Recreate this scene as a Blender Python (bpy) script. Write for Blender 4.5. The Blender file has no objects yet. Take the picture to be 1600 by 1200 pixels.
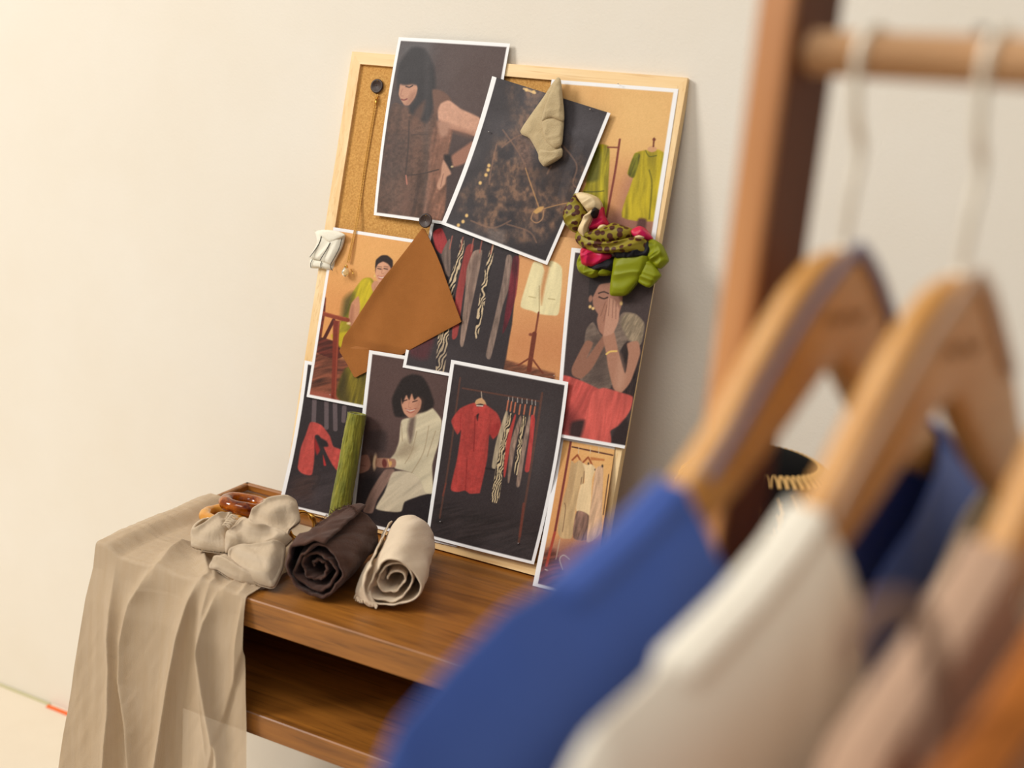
import bpy, math, random
import numpy as np
from mathutils import Vector, Matrix
rng = np.random.default_rng(7); random.seed(7)
SC = bpy.context.scene; COL = SC.collection
# ------------------------------------------------------------------ camera
F_PX = 1811.97; YAW, PITCH, ROLL = 0.42582142, 0.25154254, 0.08627518
CAM = np.array([1.14514, -1.744506, 0.752352])
_cy, _sy, _cp, _sp = math.cos(YAW), math.sin(YAW), math.cos(PITCH), math.sin(PITCH)
FW = np.array([-_sy*_cp, _cy*_cp, -_sp]); _r = np.array([_cy, _sy, 0.0]); _u = np.cross(_r, FW)
RT = math.cos(ROLL)*_r + math.sin(ROLL)*_u; UP = -math.sin(ROLL)*_r + math.cos(ROLL)*_u
cd = bpy.data.cameras.new('camera'); cam = bpy.data.objects.new('camera', cd); COL.objects.link(cam)
cd.sensor_width = 36.0; cd.lens = 36.0*F_PX/1600.0; cd.clip_start = 0.02
cam.matrix_world = Matrix(((RT[0], UP[0], -FW[0], CAM[0]), (RT[1], UP[1], -FW[1], CAM[1]), (RT[2], UP[2], -FW[2], CAM[2]), (0, 0, 0, 1)))
cd.dof.use_dof = True; cd.dof.focus_distance = 1.90; cd.dof.aperture_fstop = 2.0; cd.dof.aperture_blades = 0
SC.camera = cam
# ------------------------------------------------------------------ view, world, light
vs = SC.view_settings; vs.view_transform = 'Standard'; vs.look = 'None'; vs.exposure = -0.07; vs.gamma = 1.0; vs.use_curve_mapping = False
w = bpy.data.worlds.new('world'); SC.world = w; w.use_nodes = True
_wt = w.node_tree; _bg = _wt.nodes['Background']; _bg.inputs[0].default_value = (1.0, 0.955, 0.895, 1)   # room light: bright window side on the left, dim side on the right
_tc = _wt.nodes.new('ShaderNodeTexCoord'); _sx = _wt.nodes.new('ShaderNodeSeparateXYZ'); _mr = _wt.nodes.new('ShaderNodeMapRange'); _mr.inputs[1].default_value = -0.7; _mr.inputs[2].default_value = 0.6; _mr.inputs[3].default_value = 0.47; _mr.inputs[4].default_value = 0.36
_wt.links.new(_tc.outputs['Generated'], _sx.inputs[0]); _wt.links.new(_sx.outputs[0], _mr.inputs[0]); _mz = _wt.nodes.new('ShaderNodeMapRange'); _mz.inputs[1].default_value = -0.25; _mz.inputs[2].default_value = 0.55; _mz.inputs[3].default_value = 0.25; _mz.inputs[4].default_value = 1.25; _mm = _wt.nodes.new('ShaderNodeMath'); _mm.operation = 'MULTIPLY'
_wt.links.new(_sx.outputs[2], _mz.inputs[0]); _wt.links.new(_mr.outputs[0], _mm.inputs[0]); _wt.links.new(_mz.outputs[0], _mm.inputs[1]); _wt.links.new(_mm.outputs[0], _bg.inputs[1])
def area(name, loc, target, sx, sy, watts, col):
    l = bpy.data.lights.new(name, 'AREA'); l.shape = 'RECTANGLE'; l.size = sx; l.size_y = sy; l.energy = watts; l.color = col
    o = bpy.data.objects.new(name, l); COL.objects.link(o); o.location = loc
    o.rotation_euler = (Vector(target)-Vector(loc)).to_track_quat('-Z', 'Y').to_euler(); return o
area('window_daylight', (-3.3, -3.3, 3.1), (0.3, -0.2, 0.1), 1.5, 1.7, 218, (1.0, 0.96, 0.905))
area('room_daylight', (0.2, -2.9, 4.0), (0.4, 0, 0.1), 2.2, 1.6, 66, (1.0, 0.97, 0.92))

# ------------------------------------------------------------------ projection helpers
def ray(q): return FW + RT*(q[0]-800)/F_PX - UP*(q[1]-600)/F_PX
def hit(q, P, n):
    d = ray(q); return CAM + d*(np.dot(np.asarray(P)-CAM, n)/np.dot(d, n))
def proj(P):
    d = P-CAM; z = d@FW
    return np.stack([800+F_PX*(d@RT)/z, 600-F_PX*(d@UP)/z], -1)
LEAN = 0.19545424; BW, BH = 0.60, 0.80
B0 = np.array([0.0, -BH*math.sin(LEAN), 0.0]); BX = np.array([1.0, 0, 0]); BT = np.array([0, math.sin(LEAN), math.cos(LEAN)]); BN = np.array([0, -math.cos(LEAN), math.sin(LEAN)])
def onb(q, h=0.0): return hit(q, B0+BN*h, BN)          # point of the leaning board's face, h in front of it
def bpt(a, b, h=0.0): return B0+BX*a+BT*b+BN*h

# ------------------------------------------------------------------ object helpers
def tag(o, label, cat, group=None, kind=None):
    if label: o['label'] = label
    if cat: o['category'] = cat
    if group: o['group'] = group
    if kind: o['kind'] = kind
    return o
def empty(name, loc, label, cat, group=None):
    o = bpy.data.objects.new(name, None); o.empty_display_size = 0.02; COL.objects.link(o); o.location = loc; return tag(o, label, cat, group)
def mobj(name, verts, faces, mats, parent=None, smooth=True, mi=None, col=None):
    verts = np.asarray(verts, dtype=np.float64).copy()
    if parent is not None:
        verts = verts - np.array(parent_world(parent))
    me = bpy.data.meshes.new(name)
    if isinstance(faces, np.ndarray):
        nf, k = faces.shape
        me.vertices.add(len(verts)); me.vertices.foreach_set('co', verts.astype(np.float32).ravel())
        me.loops.add(nf*k); me.loops.foreach_set('vertex_index', faces.astype(np.int32).ravel())
        me.polygons.add(nf); me.polygons.foreach_set('loop_start', np.arange(0, nf*k, k, dtype=np.int32))
        me.update(calc_edges=True)
    else:
        me.from_pydata(verts.tolist(), [], faces); me.update()
    if not isinstance(mats, (list, tuple)): mats = [mats]
    for m in mats: me.materials.append(m)
    if mi is not None: me.polygons.foreach_set('material_index', np.asarray(mi, dtype=np.int32))
    if smooth: me.polygons.foreach_set('use_smooth', np.ones(len(me.polygons), dtype=bool))
    if col is not None:
        a = me.color_attributes.new('Col', 'FLOAT_COLOR', 'POINT'); c = np.ones((len(verts), 4), dtype=np.float32); c[:, :3] = col; a.data.foreach_set('color', c.ravel())
    me.validate(); me.update()
    o = bpy.data.objects.new(name, me); COL.objects.link(o)
    if parent is not None: o.parent = parent
    return o
def parent_world(p):
    t = Vector(p.location)
    while p.parent is not None:
        p = p.parent; t = t + Vector(p.location)
    return t
def gridf(nu, nv, cu=False, cv=False):
    # vertices index i*nv+j ; i over u
    iu = np.arange(nu if cu else nu-1); jv = np.arange(nv if cv else nv-1)
    I, J = np.meshgrid(iu, jv, indexing='ij'); I2 = (I+1) % nu; J2 = (J+1) % nv
    return np.stack([I*nv+J, I2*nv+J, I2*nv+J2, I*nv+J2], -1).reshape(-1, 4)
class MB:
    def __init__(s): s.v = []; s.f = []; s.m = []; s.n = 0
    def add(s, v, f, m=0):
        v = np.asarray(v, float).reshape(-1, 3)
        for q in f: s.f.append([int(i)+s.n for i in q]); s.m.append(m)
        s.v.append(v); s.n += len(v); return s
    def box(s, c, d, X=(1, 0, 0), Y=(0, 1, 0), Z=(0, 0, 1), bev=0.0, m=0):
        c = np.asarray(c, float); X, Y, Z = [np.asarray(a, float) for a in (X, Y, Z)]; hx, hy, hz = [a/2 for a in d]
        if bev <= 0:
            vs_ = [c+X*x*hx+Y*y*hy+Z*z*hz for x in (-1, 1) for y in (-1, 1) for z in (-1, 1)]
            return s.add(vs_, [(0, 1, 3, 2), (4, 6, 7, 5), (0, 4, 5, 1), (2, 3, 7, 6), (0, 2, 6, 4), (1, 5, 7, 3)], m)
        b = bev; pts = []; idx = {}
        for x in (-1, 1):
            for y in (-1, 1):
                for z in (-1, 1):
                    for ax in range(3):
                        e = [x*(hx-b), y*(hy-b), z*(hz-b)]; e[ax] = (x, y, z)[ax]*(hx, hy, hz)[ax]
                        idx[(x, y, z, ax)] = len(pts); pts.append(c+X*e[0]+Y*e[1]+Z*e[2])
        F = []
        for ax in range(3):
            o1, o2 = [a for a in range(3) if a != ax]
            for sg in (-1, 1):
                q = []
                for a, b2 in ((-1, -1), (1, -1), (1, 1), (-1, 1)):
                    k = [0, 0, 0]; k[ax] = sg; k[o1] = a; k[o2] = b2; q.append(idx[(*k, ax)])
                F.append(q if (sg > 0) ^ (ax == 1) else q[::-1])
            # edges parallel to ax
            for a in (-1, 1):
                for b2 in (-1, 1):
                    k0 = [0, 0, 0]; k1 = [0, 0, 0]; k0[ax] = -1; k1[ax] = 1
                    for k in (k0, k1): k[o1] = a; k[o2] = b2
                    F.append([idx[(*k0, o1)], idx[(*k1, o1)], idx[(*k1, o2)], idx[(*k0, o2)]])
        for x in (-1, 1):
            for y in (-1, 1):
                for z in (-1, 1): F.append([idx[(x, y, z, a)] for a in range(3)])
        return s.add(pts, F, m)
    def tube(s, P, R, n=10, cap=True, m=0, sx=1.0, closed=False):
        v, f = tube(P, R, n, cap, closed=closed); return s.add(v, f, m)
    def build(s, name, mats, parent=None, smooth=False):
        o = mobj(name, np.concatenate(s.v), s.f, mats, parent, smooth, s.m)
        return o
def frames(P, closed=False):
    P = np.asarray(P, float); n = len(P)
    T = (np.roll(P, -1, 0)-np.roll(P, 1, 0)) if closed else np.gradient(P, axis=0)
    T /= np.linalg.norm(T, axis=1)[:, None]+1e-12
    a = np.array([0, 0, 1.0]) if abs(T[0, 2]) < .9 else np.array([1.0, 0, 0])
    N = np.zeros_like(P); v = a-T[0]*a.dot(T[0]); N[0] = v/np.linalg.norm(v)
    for i in range(1, n):
        v = N[i-1]-T[i]*N[i-1].dot(T[i]); N[i] = v/np.linalg.norm(v)
    return T, N, np.cross(T, N)
def tube(P, R, n=10, cap=True, closed=False):
    P = np.asarray(P, float); R = np.broadcast_to(np.asarray(R, float), (len(P),)); T, N, B = frames(P, closed)
    a = np.linspace(0, 2*np.pi, n, endpoint=False)
    V = P[:, None]+R[:, None, None]*(N[:, None]*np.cos(a)[None, :, None]+B[:, None]*np.sin(a)[None, :, None])
    f = gridf(len(P), n, closed, True).tolist()
    if cap and not closed: f.append(list(range(n))[::-1]); f.append([(len(P)-1)*n+i for i in range(n)])
    return V.reshape(-1, 3), f
def spline(pts, n):
    P = np.asarray(pts, float); m = len(P); t = np.linspace(0, m-1, n); i = np.clip(t.astype(int), 0, m-2); f = (t-i)[:, None]
    g = lambda k: P[np.clip(k, 0, m-1)]
    p0, p1, p2, p3 = g(i-1), g(i), g(i+1), g(i+2)
    return .5*((2*p1)+(-p0+p2)*f+(2*p0-5*p1+4*p2-p3)*f*f+(-p0+3*p1-3*p2+p3)*f**3)
def subsurf(o, lv=1):
    m = o.modifiers.new('s', 'SUBSURF'); m.levels = lv; m.render_levels = lv; return o
def solidify(o, t, off=0.0):
    m = o.modifiers.new('t', 'SOLIDIFY'); m.thickness = t; m.offset = off; return o
# value noise
def vnoise(x, y, seed=0):
    xi = np.floor(x).astype(np.int64); yi = np.floor(y).astype(np.int64); fx = x-xi; fy = y-yi
    def h(a, b):
        n = (a*374761393+b*668265263+seed*1274126177) & 0x7fffffff; n = ((n ^ (n >> 13))*1274126177) & 0x7fffffff; return ((n ^ (n >> 16)) & 0xffff)/65535.0
    sx = fx*fx*(3-2*fx); sy = fy*fy*(3-2*fy)
    return (h(xi, yi)*(1-sx)+h(xi+1, yi)*sx)*(1-sy)+(h(xi, yi+1)*(1-sx)+h(xi+1, yi+1)*sx)*sy
def fbm(x, y, seed=0, o=4):
    s = 0; a = .5; t = 0
    for k in range(o): s = s+a*vnoise(x*2**k, y*2**k, seed+k*17); t += a; a *= .5
    return s/t

# ------------------------------------------------------------------ materials
def lin(c):
    c = np.asarray(c, float)/255.0; return np.where(c <= .04045, c/12.92, ((c+.055)/1.055)**2.4)
def mat(name, rgb, rough=.7, metal=0.0, noise=None, bump=None, trans=0.0, sheen=0.0, alpha=1.0, coat=0.0, weave=None, ior=1.45, spec=.5, sss=0.0):
    """noise=(scale xyz, amount, second colour) ; bump=(scale, strength) ; weave=(scale, strength)"""
    m = bpy.data.materials.new(name); m.use_nodes = True; nt = m.node_tree; b = nt.nodes['Principled BSDF']; L = nt.links
    c = (*lin(rgb), 1); b.inputs['Base Color'].default_value = c; b.inputs['Roughness'].default_value = rough; b.inputs['Metallic'].default_value = metal
    b.inputs['IOR'].default_value = ior; b.inputs['Specular IOR Level'].default_value = spec
    if trans: b.inputs['Transmission Weight'].default_value = trans
    if sheen: b.inputs['Sheen Weight'].default_value = sheen; b.inputs['Sheen Roughness'].default_value = .5
    if coat: b.inputs['Coat Weight'].default_value = coat; b.inputs['Coat Roughness'].default_value = .15
    if alpha < 1: b.inputs['Alpha'].default_value = alpha
    tc = nt.nodes.new('ShaderNodeTexCoord')
    if noise:
        mp = nt.nodes.new('ShaderNodeMapping'); mp.inputs['Scale'].default_value = noise[0]; L.new(tc.outputs['Object'], mp.inputs[0])
        n = nt.nodes.new('ShaderNodeTexNoise'); n.inputs['Scale'].default_value = 1.0; n.inputs['Detail'].default_value = 6; n.inputs['Roughness'].default_value = .6; L.new(mp.outputs[0], n.inputs[0])
        r = nt.nodes.new('ShaderNodeMapRange'); r.inputs[1].default_value = .35; r.inputs[2].default_value = .68; r.inputs[4].default_value = noise[1]; L.new(n.outputs[0], r.inputs[0])
        mx = nt.nodes.new('ShaderNodeMix'); mx.data_type = 'RGBA'; mx.inputs[6].default_value = c; mx.inputs[7].default_value = (*lin(noise[2]), 1); L.new(r.outputs[0], mx.inputs[0]); L.new(mx.outputs[2], b.inputs['Base Color'])
    h = None
    if bump:
        n = nt.nodes.new('ShaderNodeTexNoise'); n.inputs['Scale'].default_value = bump[0]; n.inputs['Detail'].default_value = 5; L.new(tc.outputs['Object'], n.inputs[0])
        bp = nt.nodes.new('ShaderNodeBump'); bp.inputs['Strength'].default_value = bump[1]; bp.inputs['Distance'].default_value = .002; L.new(n.outputs[0], bp.inputs['Height']); h = bp
    if weave:
        for ax in (0, 2):
            wv = nt.nodes.new('ShaderNodeTexWave'); wv.bands_direction = 'X' if ax == 0 else 'Z'; wv.inputs['Scale'].default_value = weave[0]; wv.inputs['Distortion'].default_value = 1.5; wv.inputs['Detail'].default_value = 3
            L.new(tc.outputs['Object'], wv.inputs[0]); bp = nt.nodes.new('ShaderNodeBump'); bp.inputs['Strength'].default_value = weave[1]; bp.inputs['Distance'].default_value = .0005; L.new(wv.outputs[0], bp.inputs['Height'])
            if h: L.new(h.outputs[0], bp.inputs['Normal'])
            h = bp
    if h: L.new(h.outputs[0], b.inputs['Normal'])
    return m
def wood_mat(name, c1, c2, c3, sc=(3, 60, 60), rough=.45, coat=.0, fine=(8, 300, 300)):
    m = bpy.data.materials.new(name); m.use_nodes = True; nt = m.node_tree; b = nt.nodes['Principled BSDF']; L = nt.links
    tc = nt.nodes.new('ShaderNodeTexCoord'); outs = []
    for s_, d in ((sc, 5), (fine, 4)):
        mp = nt.nodes.new('ShaderNodeMapping'); mp.inputs['Scale'].default_value = s_; L.new(tc.outputs['Object'], mp.inputs[0])
        n = nt.nodes.new('ShaderNodeTexNoise'); n.inputs['Scale'].default_value = 1; n.inputs['Detail'].default_value = d; n.inputs['Distortion'].default_value = .6; L.new(mp.outputs[0], n.inputs[0]); outs.append(n)
    cr = nt.nodes.new('ShaderNodeValToRGB'); cr.color_ramp.elements[0].position = .32; cr.color_ramp.elements[0].color = (*lin(c2), 1); cr.color_ramp.elements[1].position = .66; cr.color_ramp.elements[1].color = (*lin(c1), 1)
    L.new(outs[0].outputs[0], cr.inputs[0])
    r = nt.nodes.new('ShaderNodeMapRange'); r.inputs[1].default_value = .56; r.inputs[2].default_value = .75; r.inputs[4].default_value = .7; L.new(outs[1].outputs[0], r.inputs[0])
    mx = nt.nodes.new('ShaderNodeMix'); mx.data_type = 'RGBA'; mx.inputs[7].default_value = (*lin(c3), 1); L.new(r.outputs[0], mx.inputs[0]); L.new(cr.outputs[0], mx.inputs[6]); L.new(mx.outputs[2], b.inputs['Base Color'])
    b.inputs['Roughness'].default_value = rough
    if coat: b.inputs['Coat Weight'].default_value = coat; b.inputs['Coat Roughness'].default_value = .25
    bp = nt.nodes.new('ShaderNodeBump'); bp.inputs['Strength'].default_value = .12; bp.inputs['Distance'].default_value = .001; L.new(outs[1].outputs[0], bp.inputs['Height']); L.new(bp.outputs[0], b.inputs['Normal'])
    return m
M = {}
M['wall'] = mat('wall_plaster', (232, 225, 212), .9, noise=((2.2, 2.2, 2.2), .55, (226, 216, 198)), bump=(260, .18), spec=.2)
M['floor'] = mat('floor_screed', (226, 214, 194), .8, noise=((3, 3, 3), .6, (214, 200, 178)), bump=(120, .1), spec=.2)
M['table'] = wood_mat('table_wood', (164, 104, 38), (120, 72, 24), (66, 36, 12), (4, 46, 46), .42, .15, (9, 260, 260))
M['pine'] = wood_mat('pine_wood', (243, 212, 160), (228, 186, 124), (206, 156, 92), (3, 50, 50), .5)
M['pine_v'] = wood_mat('pine_wood_upright', (243, 214, 164), (230, 190, 130), (206, 156, 92), (50, 50, 3), .5, 0, (300, 300, 8))
M['cork'] = mat('cork', (216, 166, 96), .95, noise=((330, 330, 330), .8, (172, 118, 58)), bump=(500, .5), spec=.2)
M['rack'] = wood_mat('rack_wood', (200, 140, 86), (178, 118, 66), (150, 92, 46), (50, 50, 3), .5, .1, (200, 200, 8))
M['rack_shaded'] = wood_mat('rack_wood_shaded', (112, 62, 32), (92, 48, 24), (70, 36, 18), (50, 50, 3), .6, .0, (200, 200, 8))  # rack wood with the shade of the post's side put into its colour
M['rail'] = wood_mat('rail_wood', (224, 176, 128), (204, 152, 104), (176, 124, 80), (3, 50, 50), .5, .1)
M['hanger'] = wood_mat('hanger_wood', (220, 164, 92), (204, 144, 72), (180, 122, 58), (20, 20, 20), .35, .35)
M['hook'] = mat('hook_metal', (236, 226, 206), .35, .25)
M['dark_peg'] = mat('dark_peg', (60, 42, 32), .5)
M['print'] = None
mp_ = bpy.data.materials.new('printed_paper'); mp_.use_nodes = True; _n = mp_.node_tree; _b = _n.nodes['Principled BSDF']
_a = _n.nodes.new('ShaderNodeVertexColor'); _a.layer_name = 'Col'; _n.links.new(_a.outputs[0], _b.inputs['Base Color']); _b.inputs['Roughness'].default_value = .45; _b.inputs['Specular IOR Level'].default_value = .22
M['print'] = mp_
M['linen'] = mat('beige_linen', (196, 177, 152), .9, noise=((6, 6, 120), .5, (186, 164, 134)), bump=(700, .3), weave=(260, .25), sheen=.12, spec=.15)
M['linen_sheer'] = mat('beige_linen_sheer', (196, 174, 146), .9, noise=((90, 90, 5), .45, (186, 160, 126)), bump=(700, .3), weave=(260, .25), sheen=.1, alpha=.90, spec=.15)
M['dark_wool'] = mat('dark_brown_cloth', (84, 59, 49), .95, noise=((60, 60, 60), .5, (66, 46, 40)), bump=(420, .7), sheen=.12, spec=.1)
M['cream_cloth'] = mat('cream_cloth', (224, 204, 176), .9, noise=((40, 40, 40), .4, (210, 188, 158)), bump=(500, .4), sheen=.25, spec=.1)
M['tan_cloth'] = mat('tan_cotton', (158, 100, 50), .9, noise=((60, 60, 60), .35, (146, 90, 42)), bump=(800, .3), sheen=.1, spec=.1)
M['swatch'] = mat('wool_swatch', (192, 172, 134), .95, noise=((90, 90, 90), .5, (172, 150, 112)), bump=(600, .6), sheen=.2, spec=.1)
M['white_cloth'] = mat('off_white_cloth', (236, 230, 212), .9, bump=(500, .4), sheen=.2, spec=.1)
M['black_thread'] = mat('black_thread', (58, 56, 54), .9)
M['button'] = mat('button_brown', (52, 36, 30), .45, noise=((200, 200, 40), .5, (70, 50, 40)))
M['gold'] = mat('gold', (228, 178, 88), .22, 1.0)
M['chain'] = mat('gold_chain', (228, 178, 92), .35, .25)
M['glass'] = mat('pale_glass', (246, 240, 200), .05, trans=.75)
M['amber'] = mat('dark_amber_resin', (96, 24, 6), .07, noise=((60, 60, 60), .8, (236, 128, 12)), trans=.35, coat=.2)
M['honey'] = mat('honey_resin', (216, 158, 70), .12, noise=((30, 30, 30), .7, (196, 120, 34)), coat=.2)
M['green_crepe'] = mat('green_crepe', (142, 136, 36), .8, noise=((120, 120, 10), .8, (84, 92, 20)), bump=(90, 1.0), sheen=.2)
M['silk_green'] = mat('silk_green', (128, 134, 8), .5, bump=(60, .3), spec=.3)
M['silk_pink'] = mat('silk_pink', (186, 20, 84), .38, noise=((70, 70, 70), .8, (200, 36, 44)), spec=.3)
M['silk_black'] = mat('silk_black', (24, 22, 28), .55, spec=.25)
M['silk_cream'] = mat('silk_cream', (224, 200, 156), .5, spec=.3)
def spot_mat():
    m = bpy.data.materials.new('silk_spotted'); m.use_nodes = True; nt = m.node_tree; b = nt.nodes['Principled BSDF']; L = nt.links
    tc = nt.nodes.new('ShaderNodeTexCoord'); v = nt.nodes.new('ShaderNodeTexVoronoi'); v.inputs['Scale'].default_value = 92; v.inputs['Randomness'].default_value = .55; L.new(tc.outputs['Object'], v.inputs[0])
    cr = nt.nodes.new('ShaderNodeValToRGB'); cr.color_ramp.interpolation = 'EASE'; cr.color_ramp.elements[0].position = .42; cr.color_ramp.elements[0].color = (*lin((74, 34, 20)), 1); cr.color_ramp.elements[1].position = .46; cr.color_ramp.elements[1].color = (*lin((138, 124, 34)), 1)
    L.new(v.outputs['Distance'], cr.inputs[0]); L.new(cr.outputs[0], b.inputs['Base Color']); b.inputs['Roughness'].default_value = .5; b.inputs['Specular IOR Level'].default_value = .3; return m
M['silk_spot'] = spot_mat()
M['blue'] = mat('blue_cotton', (66, 92, 164), .85, noise=((20, 20, 20), .3, (58, 82, 152)), sheen=.25, spec=.1)
M['ivory'] = mat('ivory_cotton', (238, 230, 212), .85, sheen=.2, spec=.1)
M['taupe'] = mat('taupe_cotton', (190, 156, 130), .9, noise=((10, 10, 10), .4, (176, 142, 118)), sheen=.2, spec=.1)
M['taupe_band'] = mat('taupe_rib', (128, 98, 80), .9)
M['rust'] = mat('rust_cotton', (168, 98, 36), .9, noise=((8, 8, 8), .5, (140, 76, 26)), sheen=.2, spec=.1)
M['blue_ribbon'] = mat('grey_blue_ribbon', (138, 134, 160), .6)
M['pale_ribbon'] = mat('pale_ribbon', (214, 190, 168), .6)
M['hat'] = mat('black_felt', (7, 7, 8), .9, bump=(300, .2), spec=.1)
M['raffia'] = mat('raffia', (206, 164, 100), .8, bump=(400, .6))
M['pin'] = mat('pin_steel', (230, 230, 232), .25, .8)
M['orange_tape'] = mat('orange_tape', (236, 110, 50), .6)
M['stamp'] = mat('stamp_ink', (120, 92, 62), .7)

# ------------------------------------------------------------------ room
FZ = -0.709
def slab(name, c, d, m, label=None):
    o = MB().box(c, d).build(name, m); o['kind'] = 'structure'; return o
slab('wall_back', (0.3, 0.06, 0.7), (6.0, 0.10, 2.85), M['wall'])
slab('floor', (0.3, -1.9, FZ-0.03), (6.0, 4.0, 0.06), M['floor'])
o = MB().box((-0.70, 0.009-0.012, FZ+0.002), (0.075, 0.008, 0.004)).build('trim_1', M['orange_tape']); o['kind'] = 'structure'
M['joint'] = mat('joint_filler', (196, 190, 150), .9)
o = MB().box((-1.6, 0.005, FZ+0.0015), (1.72, 0.006, 0.003)).build('trim_2', M['joint']); o['kind'] = 'structure'

# ------------------------------------------------------------------ console table
tb = empty('console_table', (0.4, -0.30, 0.0), 'brown wooden console table with open shelf and raised back rim under the cork board', 'table')
X0, X1, Y0, Y1 = -0.108, 1.25, -0.475, -0.115; TT = 0.046; TZ = -0.0042
MB().box(((X0+X1)/2, (Y0+Y1)/2, TZ-TT/2), (X1-X0, Y1-Y0, TT), bev=.0015).build('table_top', M['table'], tb)
MB().box(((X0+X1)/2, Y1-0.005, 0.0045), (X1-X0, 0.010, 0.013), bev=.002).box((X0+0.005, (Y0+Y1)/2+.0, 0.0045), (0.010, Y1-Y0, 0.013), bev=.002).build('rim', M['table'], tb)
MB().box(((X0+X1)/2, (Y0+Y1)/2, -0.205), (X1-X0, Y1-Y0, 0.036), bev=.0015).build('shelf', M['table'], tb)
MB().box((X0+.009, (Y0+Y1)/2+.002, -0.1165), (0.018, Y1-Y0-.004, 0.140)).build('side_panel', M['table'], tb)
MB().box((X1-.009, (Y0+Y1)/2+.002, -0.1165), (0.018, Y1-Y0-.004, 0.140)).build('side_panel', M['table'], tb)
MB().box(((X0+X1)/2, Y1-0.008, -0.1165), (X1-X0-.036, 0.012, 0.140)).build('back_panel', M['table'], tb)
for lx in (X0+.03, X1-.03):
    for ly in (Y0+.04, Y1-.03 if lx > .5 else Y0+.12): MB().box((lx, ly, (FZ-.223)/2), (0.04, 0.04, -.223-FZ), bev=.003).build('leg', M['table'], tb)

# ------------------------------------------------------------------ cork board
bd = empty('cork_board', tuple(B0), 'large cork pinboard in a pale pine frame leaning on the wall, covered in prints', 'pinboard')
fw, ft = 0.020, 0.018
def bprism(name, quad, h0, h1, m, smooth=False):
    v = [bpt(a, b, h) for h in (h0, h1) for a, b in quad]
    return mobj(name, v, [(3, 2, 1, 0), (4, 5, 6, 7), (0, 1, 5, 4), (1, 2, 6, 5), (2, 3, 7, 6), (3, 0, 4, 7)], m, bd, smooth)
bprism('bottom_rail', [(0, 0), (BW, 0), (BW-fw, fw), (fw, fw)], -ft, 0, M['pine'])
bprism('top_rail', [(fw, BH-fw), (BW-fw, BH-fw), (BW, BH), (0, BH)], -ft, 0, M['pine'])
bprism('side_rail', [(0, 0), (fw, fw), (fw, BH-fw), (0, BH)], -ft, 0, M['pine_v'])
bprism('side_rail', [(BW-fw, fw), (BW, 0), (BW, BH), (BW-fw, BH-fw)], -ft, 0, M['pine_v'])
bprism('cork_panel', [(fw-.002, fw-.002), (BW-fw+.002, fw-.002), (BW-fw+.002, BH-fw+.002), (fw-.002, BH-fw+.002)], -ft+.002, -.005, M['cork'])

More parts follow.
